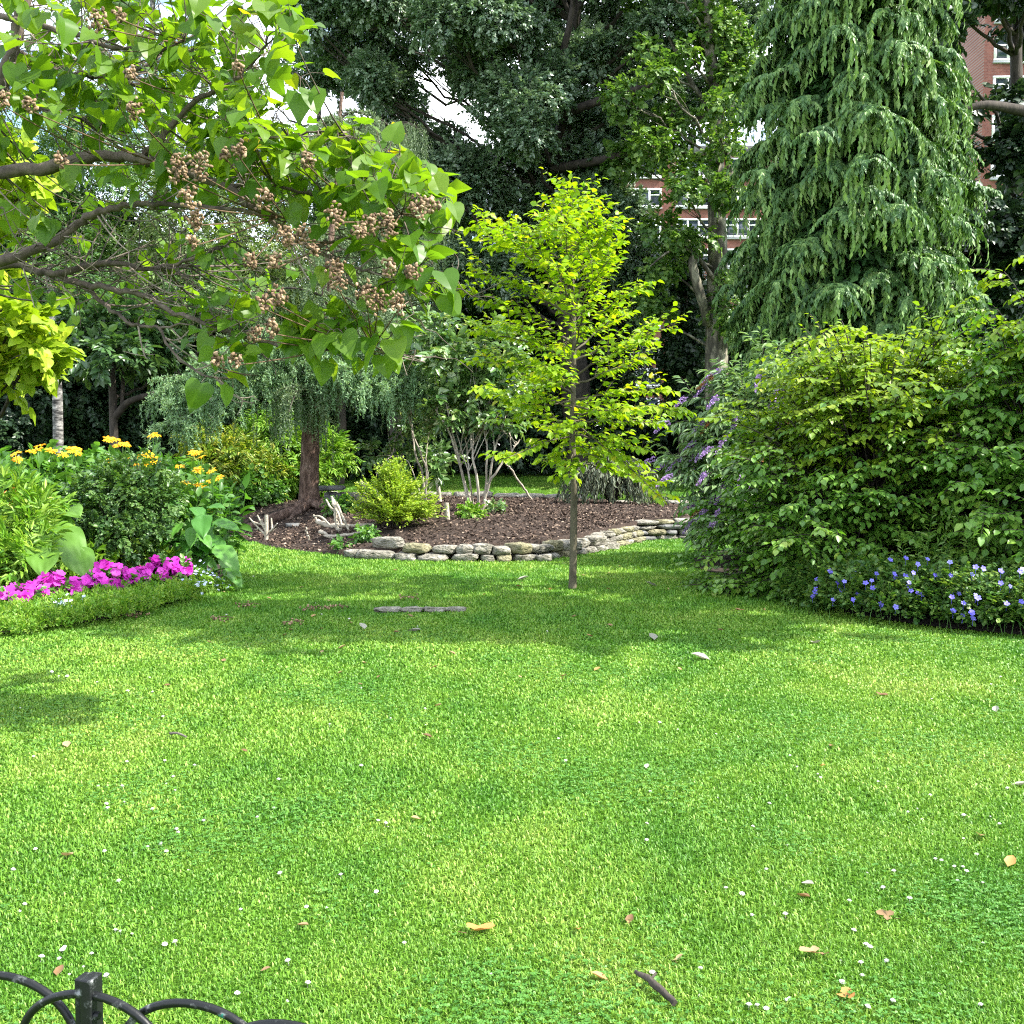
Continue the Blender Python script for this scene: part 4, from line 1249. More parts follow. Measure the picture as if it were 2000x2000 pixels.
    pale.build('dry_stalk', M['twig_pale'], t, smooth=True)
    lf.build('foliage', M['paulownia'], t, smooth=True)
    cap = T_ball(6, 5, .42, .42, .62); cap[0][-1, 2] *= 1.25
    CL = [(190, 38, 22), (232, 28, 14), (60, 205, 18), (5, 195, 18), (262, 212, 20), (345, 328, 26), (388, 322, 28), (440, 300, 14), (466, 294, 18), (372, 388, 24), (380, 428, 20), (514, 388, 22), (560, 460, 26), (590, 455, 20), (655, 420, 22),
          (612, 488, 16), (722, 440, 24), (758, 438, 30), (700, 452, 16), (815, 408, 26), (842, 402, 20), (655, 522, 22), (660, 550, 20), (760, 522, 18), (806, 530, 20), (715, 572, 24), (738, 588, 24), (776, 594, 22), (540, 580, 22), (515, 592, 18),
          (425, 706, 16), (458, 704, 16), (498, 650, 18), (530, 640, 18), (488, 505, 18), (535, 512, 20), (118, 312, 14), (600, 312, 16), (372, 472, 16), (255, 142, 14), (466, 130, 14)]
    for px, py, r in CL:
        mb = MB(); Y = U(5.3, 5.6); c = at(px, py, Y); R = r / F * Y
        s = N[int(np.argmin(np.linalg.norm(N - c, axis=1)))]
        pa = bez(s, (s + c) / 2 + [0, 0, -.03], c - [0, 0, R * .6], 7); tube(mb, pa, .005, .003, 5, tone=.2)
        n = int(r * 1.7)
        u = randdir(n) * U(.35, 1, (n, 1)); P = c + u * R * np.array([.95, .95, 1.15])
        put(mb, cap, P, nrm(u + rng.normal(size=(n, 3)) * .6), randdir(n), U(.016, .022, n), np.clip(.5 + rng.normal(size=n) * .25, 0, 1))
        for q in P[::3]: tube(mb, np.array([c - (c - q) * .1, q]), .002, .002, 3, tone=.3, cap=False)
        mb.build('seed_cluster', M['capsule'], t, smooth=True)


paulownia()


# ------------------------------------------------ golden leaved tree at the left edge
def golden():
    b = ground(-6.2, 11.5)
    t = thing('golden_catalpa', 'tree with bright yellow green leaves at the left edge below the paulownia boughs', 'tree', b)
    tr = spline([b, b + [.1, 0, 1], b + [.1, -.1, 2.2], b + [.3, -.2, 3.4], b + [.4, -.2, 4.6]], 16)
    mb = MB(); tube(mb, tr, .11, .03, 9); mb.build('trunk', M['bark_dark'], t, smooth=True)
    cl = [clump(20, 645, 10.2, 75, 38), clump(55, 690, 10.0, 60, 30), clump(20, 745, 10.2, 55, 38), clump(-60, 690, 10.6, 90, 80), clump(25, 320, 10.6, 48, 48), clump(40, 385, 10.8, 45, 30), clump(-50, 400, 11, 80, 80), clump(-40, 560, 11, 60, 60), clump(10, 600, 10.6, 50, 25)]
    mb = MB(); limbs(mb, tr, cl, .03, 6); mb.build('branch', M['bark_dark'], t, smooth=True)
    sp = [make_spray(T_heart(.35, .15, .02, q), 9, .34, 75, .7) for q in range(5)]
    mb = MB(); crown(mb, cl, 420, sp, .34, .05, .3, upb=.8); mb.build('foliage', M['golden'], t)


golden()

# ------------------------------------------------ magnolia like shrub tree in the left background
b = at(222, 830, 20); b[2] = float(tz(b[0], 20))
mg = tree('small_magnolia_tree', 'small dark leaved tree with forked leaning trunk behind the yellow flowers', 'tree', b, [b, at(221, 800, 20), at(219, 740, 20), at(214, 690, 20), at(210, 640, 20)], .085, .05,
     [clump(170, 640, 20, 75, 36), clump(260, 630, 20, 70, 30), clump(200, 690, 19.5, 90, 26), clump(130, 700, 20, 70, 30), clump(290, 680, 20.4, 60, 34), clump(330, 720, 20.6, 50, 26), clump(210, 600, 20.4, 70, 24)], 330, SP_MAG, .34, 'magnolia', 'bark_dark', limb_r=.04, shell=.35, upb=.6)
mb = MB(); tube(mb, spline([at(224, 815, 20), at(245, 790, 19.9), at(262, 780, 19.8), at(300, 768, 19.7)], 10), .075, .05, 9); tube(mb, spline([at(238, 795, 20), at(240, 740, 20.1), at(236, 690, 20.2)], 8), .04, .03, 8)
mb.build('limb', M['bark_dark'], mg, smooth=True)

# yellow green shrubs behind the larch
for lab, cl, mt, sp in [
    ('yellow variegated shrub behind the yellow flowers left of the larch trunk', [(455, 895, 23, 62, 48), (420, 930, 22.5, 50, 40), (500, 930, 23, 55, 35), (400, 880, 23, 45, 40)], 'variegated', SP_LANCE),
    ('bright green shrub with loose shoots directly behind the larch trunk', [(560, 880, 24, 70, 50), (640, 890, 24, 45, 40), (530, 840, 24, 50, 36), (600, 930, 23.6, 60, 36)], 'lime', SP_LANCE),
    ('green low shrub edging the back of the mulch left of the larch trunk', [(500, 960, 22.6, 60, 26), (560, 962, 24, 50, 22), (450, 975, 22, 40, 22)], 'bed', SP_OAK)]:
    c0 = at(cl[0][0], cl[0][1], cl[0][2])
    shrub('garden_shrub', lab, 'shrub', ground(c0[0], c0[1]), [clump(*c) for c in cl], 900, sp, .3, mt, 'bark_dark', stems=5, r=.02, shell=.35)


# ------------------------------------------------ many stemmed camellia on the mulch
def stemmy(name, label, cat, base, stems, clumps, per, leafmat, r, scale=.27, sprays=None):
    t = thing(name, label, cat, base)
    mb = MB()
    for ps, rr in stems:
        pa = spline(ps, 16); pa[2:] += rng.normal(size=(14, 3)) * .008
        tube(mb, pa, rr, rr * .4, 6, wob=.05)
        for k in range(3):
            q = pa[rng.integers(8, 15)]; c, rad = clumps[rng.integers(0, len(clumps))]; e = c + randdir(1)[0] * rad * .6
            tube(mb, bez(q, (q + e) / 2 + rng.normal(size=3) * .05, e, 7), rr * .4, .004, 5)
    mb.build('stem', M['bark_pale'], t, smooth=True)
    mb = MB(); crown(mb, clumps, per, sprays or SP_MAG, scale, .15, .25, upb=.4); mb.build('foliage', M[leafmat], t)
    return t


Yc = 18.6
cb = np.array([-.75, Yc, float(mulch_z(-.75, Yc))])
stems = []
for px0, ps in [(925, [(922, 990), (905, 930), (893, 880), (880, 830), (872, 790)]), (928, [(925, 985), (915, 930), (912, 880), (905, 830)]), (932, [(935, 960), (925, 900), (920, 850), (922, 800)]), (938, [(945, 985), (958, 930), (965, 880), (985, 820), (1000, 770)]),
                (946, [(950, 960), (970, 920), (1000, 880), (1015, 860)]), (942, [(950, 940), (952, 890), (950, 840), (960, 760)]), (922, [(915, 980), (900, 920), (880, 850), (845, 790)])]:
    stems.append(([np.array([at(px0, 1015, Yc)[0], Yc + U(-.08, .08), cb[2] - .03])] + [at(x, y, Yc + U(-.25, .25)) for x, y in ps], U(.02, .032)))
stemmy('camellia_shrub', 'tall camellia with a fan of bare pale stems in the middle of the mulch bed', 'shrub', cb, stems,
       [clump(880, 700, Yc, 75, 45), clump(960, 690, Yc, 60, 45), clump(840, 640, Yc + .3, 55, 40), clump(930, 770, Yc, 70, 40), clump(980, 810, Yc, 50, 40), clump(870, 800, Yc, 45, 45), clump(1000, 740, Yc + .3, 50, 50)], 330, 'camellia', .02)
Y2 = 20
cb = np.array([at(830, 985, Y2)[0], Y2, float(mulch_z(at(830, 985, Y2)[0], Y2))])
stems = [([cb - [0, 0, .03]] + [at(x, y, Y2 + U(-.2, .2)) for x, y in ps], rr) for ps, rr in [([(826, 930), (812, 890), (806, 850), (795, 800), (775, 760)], .024), ([(832, 920), (820, 880), (804, 840), (800, 790)], .022), ([(835, 930), (832, 890), (838, 850), (850, 800)], .014), ([(800, 905), (770, 890), (745, 910), (728, 945)], .012)]]
stemmy('camellia_shrub', 'thinner camellia with few crooked pale stems behind the small yellow green bush', 'shrub', cb, stems,
       [clump(780, 720, Y2, 60, 45), clump(750, 770, Y2, 45, 40), clump(830, 750, Y2, 45, 50), clump(810, 690, Y2 + .3, 50, 35), clump(745, 890, Y2 + .4, 40, 22), clump(810, 830, Y2 + .5, 40, 40), clump(850, 905, Y2 + .6, 50, 30)], 300, 'camellia', .02)


# ------------------------------------------------ yellow green spiky bush
def barberry():
    Yb = 16.6
    x0 = at(770, 1050, Yb)[0]; b = np.array([x0, Yb, float(mulch_z(x0, Yb))])
    t = thing('small_yellow_green_bush', 'small yellow green bush with feathery upright shoots on the mulch', 'shrub', b)
    lf, st = MB(), MB()
    k = Yb / F
    for i in range(165):
        az = U(0, 2 * np.pi); el = np.arccos(U(.02, 1)) if i % 4 else U(0, .35)
        rx = 92 * k; hz = U(92, 132) * k
        u = np.array([math.sin(el) * math.cos(az), math.sin(el) * math.sin(az), math.cos(el)])
        e = b + np.array([u[0] * rx * U(.7, 1.1), u[1] * rx * U(.7, 1.05), .1 + u[2] * hz * U(.75, 1.1) * .86])
        m = b + np.array([u[0] * rx * .35, u[1] * rx * .35, .5 * (e[2] - b[2]) + .1])
        pa = bez(b + rng.normal(size=3) * [.06, .06, 0], m, e, 12)
        L = np.linalg.norm(e - b)
        shoot(lf, st, pa, .008, T_diamond(.3, .05, .1), int(L / .018), .05, .35, 60, .05, U(.35, .7), .2, .5, sides=4)
        for j in range(6):
            q = pa[rng.integers(5, 12)]; f = q + nrm(u + rng.normal(size=3) * .5 + [0, 0, .2]) * U(.08, .2)
            shoot(lf, None, bez(q, (q + f) / 2, f, 4), .003, T_diamond(.3, .05, .1), 10, .048, .05, 60, .05, U(.35, .75), .2, .5)
    st.build('stem', M['bark_dark'], t); lf.build('foliage', M['barberry'], t)


barberry()


def weeper():
    Yw = 21.3
    x0 = at(1195, 1000, Yw)[0]; b = np.array([x0, Yw, float(mulch_z(x0, Yw))])
    t = thing('weeping_shrub', 'grey green weeping shrub at the back edge of the mulch right of the sapling trunk', 'shrub', b)
    lf, st = MB(), MB(); k = Yw / F
    for i in range(150):
        az = U(0, 2 * np.pi); R = U(.15, 1) ** .7 * 112 * k; h = U(55, 135) * k * (1.05 - .45 * R / (112 * k))
        e = b + np.array([math.cos(az) * R, math.sin(az) * R * .7, max(.02, h * .35 - .05)])
        m = b + np.array([math.cos(az) * R * .6, math.sin(az) * R * .5, h * 1.75])
        pa = bez(b, m, e, 14)
        shoot(lf, st, pa, .008, LANCE, 34, .11, .3, 30, .8, U(.3, .7), .2, .6, sides=4)
    st.build('stem', M['bark_dark'], t); lf.build('foliage', M['weep'], t)


weeper()

# small plants on the mulch
for lab, px, py, Y, r, mt in [('small grey green leafy plant at the foot of the camellia stems, right side', 968, 1010, 18.2, 20, 'camellia'), ('low pale green plant in front of the camellia stems', 918, 1035, 17.2, 24, 'lime'), ('small green seedling on the mulch at the left end of the stones', 665, 1078, 15.5, 16, 'bed'), ('green leafy clump between the larch roots and the dead branches', 668, 1000, 18.6, 30, 'bed'), ('low green sprouts in front of the yellow green bush, beside the loose stones', 715, 1070, 15.8, 26, 'bed')]:
    p = at(px, py, Y); z = float(mulch_z(p[0], Y))
    shrub('small_plant', lab, 'plant', (p[0], Y, z), [(np.array([p[0], Y, z + r * .45 * Y / F]), np.array([r, r, r * .55]) * Y / F)], 3200, SP_BIG, .11, mt, stems=4, r=.006, shell=.2)


# ------------------------------------------------ stones
def stone_mesh(mb, c, L, D, H, rot, rough=.1, exp=.45, seed=None):
    nu, nv = 18, 9
    a = np.linspace(0, 2 * np.pi, nu, endpoint=False); e = np.linspace(-np.pi / 2, np.pi / 2, nv)
    sg = lambda v, p: np.sign(v) * np.abs(v) ** p
    A, E = np.meshgrid(a, e)
    x = sg(np.cos(E), exp * .8) * sg(np.cos(A), exp); y = sg(np.cos(E), exp * .8) * sg(np.sin(A), exp); z = sg(np.sin(E), exp * 1.1)
    P = np.stack([x, y, z], -1)
    ph = U(0, 6.3, 9)
    nz = sum(np.sin(P[..., i] * (2.3 + i) + P[..., (i + 1) % 3] * 3.1 + ph[i]) for i in range(3)) / 3 + .5 * np.sin(P[..., 0] * 7 + ph[3]) * np.sin(P[..., 1] * 6 + ph[4]) + .4 * np.sin(P[..., 2] * 8 + P[..., 0] * 5 + ph[5])
    P = P * (1 + rough * nz)[..., None]
    P[..., 0] *= 1 + .18 * np.sin(P[..., 1] + ph[6]) ; P[..., 2] += .14 * P[..., 0] * U(-1, 1) + .1 * P[..., 1] * U(-1, 1)
    P = P * np.array([L / 2, D / 2, H / 2])
    cr, sr = math.cos(rot), math.sin(rot)
    X = P[..., 0] * cr - P[..., 1] * sr; Yy = P[..., 0] * sr + P[..., 1] * cr
    V = np.stack([X, Yy, P[..., 2]], -1).reshape(-1, 3) + np.array(c)
    i = np.arange(nv - 1)[:, None] * nu; j = np.arange(nu)[None]; k = (j + 1) % nu
    mb.add(V, np.stack([i + j, i + k, i + nu + k, i + nu + j], -1).reshape(-1, 4))


def along(path, s):
    d = np.r_[0, np.cumsum(np.linalg.norm(np.diff(path, axis=0), axis=1))]
    return np.array([np.interp(s, d, path[:, i]) for i in range(2)]), d[-1]


def dry_wall(label, pts, courses, lens, hs, depth, mats, batter=.05, z0f=None, miss=0, jit=.03):
    path = spline(np.array([(x, y, 0) for x, y in pts]), 80)[:, :2]
    t = thing('dry_stone_wall', label, 'stone wall', (pts[0][0], pts[0][1], 0))
    zb = -.02; n = 0
    total = along(path, 0)[1]
    for c in range(courses):
        s = U(-.15, 0) ; h = hs[c % len(hs)]
        while s < total:
            L = U(*lens)
            m = min(max(s + L / 2, 0), total)
            p, _ = along(path, m); q, _ = along(path, min(m + .05, total)); q0, _ = along(path, max(m - .05, 0))
            rot = math.atan2(q[1] - q0[1], q[0] - q0[0])
            nx, ny = -math.sin(rot), math.cos(rot)   # inward
            off = batter * c + U(-jit, jit)
            hh = h * U(.85, 1.15)
            z = zb + hh / 2 + float(tz(*p)) + (z0f(p) if z0f else 0)
            if rng.random() > miss:
                mb = MB(); stone_mesh(mb, (p[0] + nx * off, p[1] + ny * off, z), L * 1.0, depth * U(.85, 1.2), hh, rot + U(-.14, .14), U(.1, .19), U(.42, .75))
                mb.build('stone', M[mats[rng.integers(0, len(mats))]], t, smooth=True)
                n += 1
            s += L * .97
        zb += h * .93
    return t


dry_wall('low curving wall of two courses of pale rounded stones along the front of the mulch bed', [(-1.55, 14.85), (-.7, 14.75), (.05, 14.85), (.72, 15.4), (1.25, 16.2)], 2, (.2, .52), (.115, .135), .34, ['stone', 'stone', 'stone_mossy'])
dry_wall('section of stacked wall stones curving up from the low front stones to the taller right end', [(1.3, 16.35), (1.55, 16.85), (1.8, 17.3), (2.05, 17.75)], 3, (.18, .4), (.1, .1, .1), .34, ['stone', 'stone', 'stone_mossy'])
dry_wall('taller four course dry stone wall facing the lawn at the right end of the mulch bed', [(2.1, 17.95), (2.7, 18.2), (3.5, 18.35), (4.4, 18.65), (5.1, 19.0)], 4, (.22, .55), (.1, .1, .09, .085), .36, ['stone', 'slate', 'stone_mossy', 'stone'], batter=.03)
dry_wall('single row of pale edging stones along the back of the mulch behind the camellia', [(-2.2, 24.35), (-1, 24.2), (.2, 24.05), (1.35, 23.7)], 1, (.36, .62), (.2,), .34, ['stone'], z0f=lambda p: .36)
dry_wall('broken row of flat grey stones behind the mulch beside the far low railing', [(2.2, 22.3), (2.9, 22.05), (3.7, 21.75), (4.5, 21.35)], 1, (.35, .7), (.14,), .4, ['stone', 'slate'], z0f=lambda p: .34, miss=.12)
dry_wall('flat pale stones edging the mulch left of the larch trunk', [(-6.9, 23.4), (-6.3, 24.6), (-5.4, 25.2), (-4.3, 25.1)], 1, (.5, .95), (.12,), .45, ['stone'], z0f=lambda p: .26 if p[0] < -6 else .42)


def stone(label, px, py, Y, L, H, D, mat, z=None, rot=0., group=None):
    p = at(px, py, Y)
    zz = float(mulch_z(p[0], Y)) if z is None else z
    mb = MB(); stone_mesh(mb, (p[0], Y, zz + H * .35), L, D, H, rot, .1, .55)
    o = mb.build('stone', M[mat], None, True, loc=(p[0], Y, zz))
    return tag(o, label, 'stone', group)


stone('rough pale rock leaning at the left end of the front wall', 705, 1085, 15.1, .5, .13, .28, 'stone', rot=.3)
stone('pointed pale rock tilted up against the front wall near its left end', 760, 1078, 15.15, .46, .17, .26, 'stone', rot=-.5)
stone('flat pale rock lying first at the left tip of the front stones', 735, 1094, 14.95, .5, .14, .3, 'stone', rot=.1)
stone('small square pale stone loose in the grass below the front wall', 1063, 1096, 14.75, .2, .1, .16, 'stone', z=0)
stone('flat pale stone stepping out into the grass below the curve of the wall', 1180, 1068, 16.5, .42, .12, .34, 'stone', z=0, rot=.3)
stone('flat stone beside the curve of the wall, close to the taller right end', 1215, 1053, 17.4, .34, .1, .3, 'stone_mossy', z=0)
stone('grey flat stone sunk in the mulch right of the small dead shrub', 572, 1038, 18.4, .26, .07, .2, 'slate')
stone('pale flat stone in the mulch left of the small dead shrub', 475, 1033, 19.2, .4, .06, .22, 'stone')
for i, (lab, px, py, L, H, dz) in enumerate([('dark slate slab lying on top of the stack right of the larch trunk', 645, 966, .62, .1, .3), ('dark boulder at the bottom of the stack right of the larch trunk', 655, 982, .5, .3, .0), ('grey rock leaning on the stack right of the larch trunk', 678, 985, .42, .26, .02), ('grey slab half buried behind the dead branches', 700, 975, .5, .2, .05), ('low dark rock behind the yellow green bush', 755, 952, .5, .2, .12)]):
    p = at(px, 0, 20.6 + i * .15); Y = 20.6 + i * .15
    stone(lab, px, py, Y, L, H, .4, 'slate' if i in (0, 1, 4) else 'stone', z=float(mulch_z(at(px, py, Y)[0], Y)) + dz, rot=U(-.3, .3))
p = gp(820, 1195)
for i, (dx, L) in enumerate([(-.3, .24), (-.08, .22), (.14, .26), (.34, .2)]):
    mb = MB(); stone_mesh(mb, (p[0] + dx, p[1] + U(-.02, .02), .022), L, .1, .05, U(-.1, .1), .2, .6)
    tag(mb.build('stone', M['stone'], None, True, loc=(p[0] + dx, p[1], 0)), 'thin flat stone set in the line across the middle of the lawn', 'stone', 'line of thin stones sunk in the lawn')


# ------------------------------------------------ dead wood on the mulch
def deadbranch(label, main, forks, r, name='dead_branch', mat='dead_wood', cat='branch'):
    pts = [at(*p) for p in main]
    mb = MB(); pa = spline(pts, 16); pa[1:-1] += rng.normal(size=(14, 3)) * .01
    pa[:, 2] = np.maximum(pa[:, 2], mulch_z(pa[:, 0], pa[:, 1]) + r * .5)
    tube(mb, pa, r * .75, r * .45, 8, wob=.08)
    for f, fr in forks:
        tube(mb, spline([at(*p) for p in f], 9), fr * .75, fr * .45, 6, wob=.08)
    o = mb.build(name, M[mat], None, True, loc=pa[0])
    return tag(o, label, cat)


deadbranch('long pale dead branch lying on the mulch left of the yellow green bush', [(620, 1018, 17.6), (650, 1032, 17.4), (690, 1050, 17.1), (735, 1058, 16.9)], [([(650, 1032, 17.4), (628, 1010, 17.5), (612, 1008, 17.6)], .03), ([(672, 1042, 17.2), (660, 1000, 17.3), (652, 975, 17.4)], .03), ([(620, 1018, 17.6), (612, 1005, 17.6)], .03)], .06)
deadbranch('forked upright dead limb standing among the fallen branches', [(664, 1058, 17.0), (658, 1020, 17.1), (655, 995, 17.1), (648, 970, 17.2)], [([(656, 1000, 17.1), (645, 990, 17.1), (637, 976, 17.2)], .03), ([(655, 996, 17.1), (658, 980, 17.1)], .028), ([(658, 985, 17.05), (672, 1015, 17.0), (684, 1042, 16.9)], .035)], .045)
deadbranch('lower dead branch half sunk in the mulch below the other fallen branches', [(625, 1038, 16.9), (650, 1052, 16.7), (690, 1060, 16.6), (740, 1062, 16.5)], [([(650, 1052, 16.7), (632, 1046, 16.7)], .025)], .045)
deadbranch('thin dead stick standing alone on the mulch left of the fallen branches', [(605, 1058, 16.8), (601, 1045, 16.8), (597, 1030, 16.8)], [([(605, 1058, 16.8), (618, 1057, 16.7), (628, 1056, 16.6)], .02)], .025)
deadbranch('cut log with pale sawn end leaning behind the yellow green bush', [(745, 968, 19.5), (725, 955, 19.6), (705, 942, 19.7)], [], .09)
deadbranch('leaning bare pale pole behind the camellia', [(1038, 978, 22.6), (1025, 955, 22.4), (1000, 920, 22.1), (988, 905, 22)], [], .035, 'leaning_pole')


def stake(label, px, py0, py1, Y, r):
    a, b_ = at(px, py0, Y), at(px - 4, py1, Y)
    mb = MB(); tube(mb, spline([a - [0, 0, .05], (a + b_) / 2, b_], 8), r, r * .85, 9, wob=.04)
    tag(mb.build('wooden_stake', M['dead_wood'], None, True, loc=a), label, 'stake')


stake('pale wooden stake standing right beside the yellow green bush', 876, 1052, 982, 17.0, .045)
stake('short wooden stake behind the yellow green bush', 859, 975, 946, 21.5, .045)
# small dead shrub
p = at(520, 1058, 17.6); zb = float(mulch_z(p[0], 17.6)); b = np.array([p[0], 17.6, zb])
ds = thing('dead_shrub', 'small bleached dead shrub with pruned stubs on the left of the mulch', 'shrub', b)
k = 17.6 / F; mb = MB()
tube(mb, spline([b - [0, 0, .03], b + np.array([1, 0, 22]) * k, b + np.array([1, 0, 50]) * k], 8), .035, .03, 8); mb.build('stem', M['dead_wood'], ds, True)
mb = MB()
for s, e in [((0, 10), (-34, 44)), ((0, 18), (-17, 50)), ((0, 24), (-10, 40)), ((0, 12), (20, 24)), ((6, 16), (24, 34)), ((0, 30), (-26, 36)), ((12, 20), (10, 44)), ((-14, 24), (-24, 22))]:
    a, c = b + np.array([s[0], 0, s[1]]) * k, b + np.array([e[0], U(-8, 8), e[1]]) * k
    tube(mb, bez(a, (a + c) / 2 - [0, 0, .02], c, 6), .02 if e[1] > 30 else .008, .012 if e[1] > 30 else .004, 6)
mb.build('branch', M['dead_wood'], ds, True)

# ------------------------------------------------ far low railing
RY = 23.5
rl = thing('low_railing', 'far low black iron railing with thin bars behind the mulch bed', 'railing', (3.0, RY, float(tz(3, RY)) + .05))
zg = float(tz(4, RY)) + .02
for x0, x1 in ((2.7, 4.0), (4.0, 5.3), (5.3, 6.6)):
    mb = MB()
    box(mb, ((x0 + x1) / 2, RY, zg + .42), (x1 - x0 - .03, .02, .025)); box(mb, ((x0 + x1) / 2, RY, zg + .08), (x1 - x0 - .03, .02, .025))
    for x in np.arange(x0 + .06, x1 - .03, .085):
        tube(mb, np.array([[x, RY, zg - .05], [x, RY, zg + .5]]), .008, .008, 5)
    mb.build('railing_panel', M['black_iron'], rl)
for x in (2.7, 4.0, 5.3, 6.6):
    mb = MB(); box(mb, (x, RY, zg + .27), (.035, .035, .6)); mb.build('post', M['black_iron'], rl)


# ================================================== RIGHT BED
def shoots_shrub(name, label, cat, base, center, R, nsh, leafT, size, lmats, lspace, stem_r, phi=(-np.pi, np.pi), zmin=.05, droop=.3, side_n=5, topz=.72, tier=True, group=None, lean=0):
    b = np.array(base, float); t = thing(name, label, cat, b, group)
    st = MB(); lf = [MB() for _ in lmats]
    for i in range(nsh):
        az = U(*phi); ct = U(-.3, 1)
        s = math.sqrt(1 - min(ct, .99) ** 2)
        u = np.array([math.cos(az) * s, math.sin(az) * s, ct])
        rr = U(.55, 1.0) ** .6
        lump = 1 + .13 * math.sin(az * 5 + ct * 7) + .09 * math.sin(ct * 11 + az * 3)
        e = center + u * R * rr * lump
        e[2] = max(e[2], .06)
        m = np.array([b[0] * .5 + e[0] * .5, b[1] * .5 + e[1] * .5, b[2] * .15 + e[2] * .85 + .15])
        s0 = b + np.array([rng.normal() * .25, rng.normal() * .25, 0])
        pa = bez(s0, m, e, 18)
        tube(st, pa, stem_r, stem_r * .25, 5, cap=False)
        which = 1 if (len(lmats) > 1 and e[2] > center[2] + R[2] * topz + U(-.2, .2) * R[2]) else 0  # highest shoots get the leaf colour with sunlight painted in
        tone = U(.3, .7)
        shoot(lf[which], None, pa, .004, leafT, int(14 / lspace), size, .5, 58, droop, tone, .15, .25)
        for j in range(side_n):
            q = pa[rng.integers(9, 17)]
            dr = nrm(np.array([u[0], u[1], .1]) + rng.normal(size=3) * [.7, .7, .25])
            L = U(.25, .55)
            f = q + dr * L + [0, 0, -.08]
            pb = bez(q, (q + f) / 2 + [0, 0, .08], f, 7)
            shoot(lf[which], st, pb, .004, leafT, int(L / .04 / lspace) + 3, size, .1, 58, droop, tone + U(-.1, .1), .15, .25, sides=3)
    st.build('stem', M['bark_dark'], t)
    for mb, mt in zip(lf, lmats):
        mb.build('foliage' if mt == lmats[0] else 'sunlit_foliage', M[mt], t)
    return t


HZ = T_leaf(.36, .06, .2, .42)
shoots_shrub('hazel_shrub', 'big rounded hazel like shrub with sunlit lime green top behind the violet geraniums', 'shrub', (3.95, 11.7, 0), np.array([3.95, 11.7, .5]), np.array([1.8, 1.7, 2.55]), 640, HZ, .078, ['hazel', 'hazel_sunlit'], 1.0, .016, topz=.5)
shoots_shrub('hazel_shrub', 'darker large leaved shrub at the right edge beside the lime topped shrub', 'shrub', (5.55, 10.6, 0), np.array([5.55, 10.6, .5]), np.array([1.6, 1.5, 2.75]), 520, HZ, .085, ['hazel', 'hazel_sunlit'], 1.0, .016, topz=.86)


def buddleia():
    b = np.array([3.45, 14.6, 0.]); t = thing('buddleia_shrub', 'buddleia with arching stems and lilac flower spikes left of the large rounded shrub', 'shrub', b)
    st, lf = MB(), MB(); spikes = []
    for i in range(250):
        az = U(-np.pi, np.pi); ct = U(.0, 1); s = math.sqrt(1 - ct * ct)
        u = np.array([math.cos(az) * s, math.sin(az) * s, ct])
        e = b + np.array([-.05, 0, .2]) + u * np.array([1.6, 1.2, 2.75]) * U(.6, 1.02)
        e[0] = max(e[0], 2.6 if e[2] < .9 else 1.95)
        m = np.array([b[0] * .6 + e[0] * .4, b[1] * .6 + e[1] * .4, e[2] + .35])
        pa = bez(b + rng.normal(size=3) * [.15, .15, 0], m, e, 18)
        shoot(lf, st, pa, .012, LANCE, 34, .17, .4, 50, .35, U(.3, .7), .2, .5, sides=4)
        for j in range(3):
            q = pa[rng.integers(9, 17)]; f = q + nrm(u + rng.normal(size=3) * .6) * U(.2, .45)
            pb = bez(q, (q + f) / 2 + [0, 0, .06], f, 6)
            shoot(lf, st, pb, .004, LANCE, 12, .14, .1, 50, .35, U(.35, .75), .2, .5, sides=3)
        if e[1] < b[1] + .35 and e[0] < b[0] + 1. and e[2] > .6: spikes.append((e, nrm(e - pa[-3])))
    st.build('stem', M['bark_dark'], t); lf.build('foliage', M['buddleia'], t)
    random.shuffle(spikes)
    fl = (np.array([[-.5, 0, 0], [.5, 0, 0], [.35, .9, .2], [-.35, .9, .2]]), np.array([[0, 1, 2], [0, 2, 3]]))
    for i, (e, d) in enumerate(spikes[:80]):
        e = e + np.array([-.06, -.1, .02]); L = U(.16, .28); mb = MB(); n = 130
        d = nrm(d + np.array([-.25, -.2, -.15 + U(-.3, .3)]))
        s = U(0, 1, n) ** 1.1
        rad = .03 * (1 - .75 * s)
        w = randdir(n); P = e + d * (s * L)[:, None] + w * rad[:, None] + np.array([0, 0, -1]) * (s ** 2 * L * .35)[:, None]
        put(mb, fl, P, nrm(w + d * .4), randdir(n), U(.014, .022, n), np.clip(rng.normal(.5, .25, n), 0, 1))
        mb.build('flower_spike', M['rust' if i % 9 == 0 else 'lilac'], t)


buddleia()


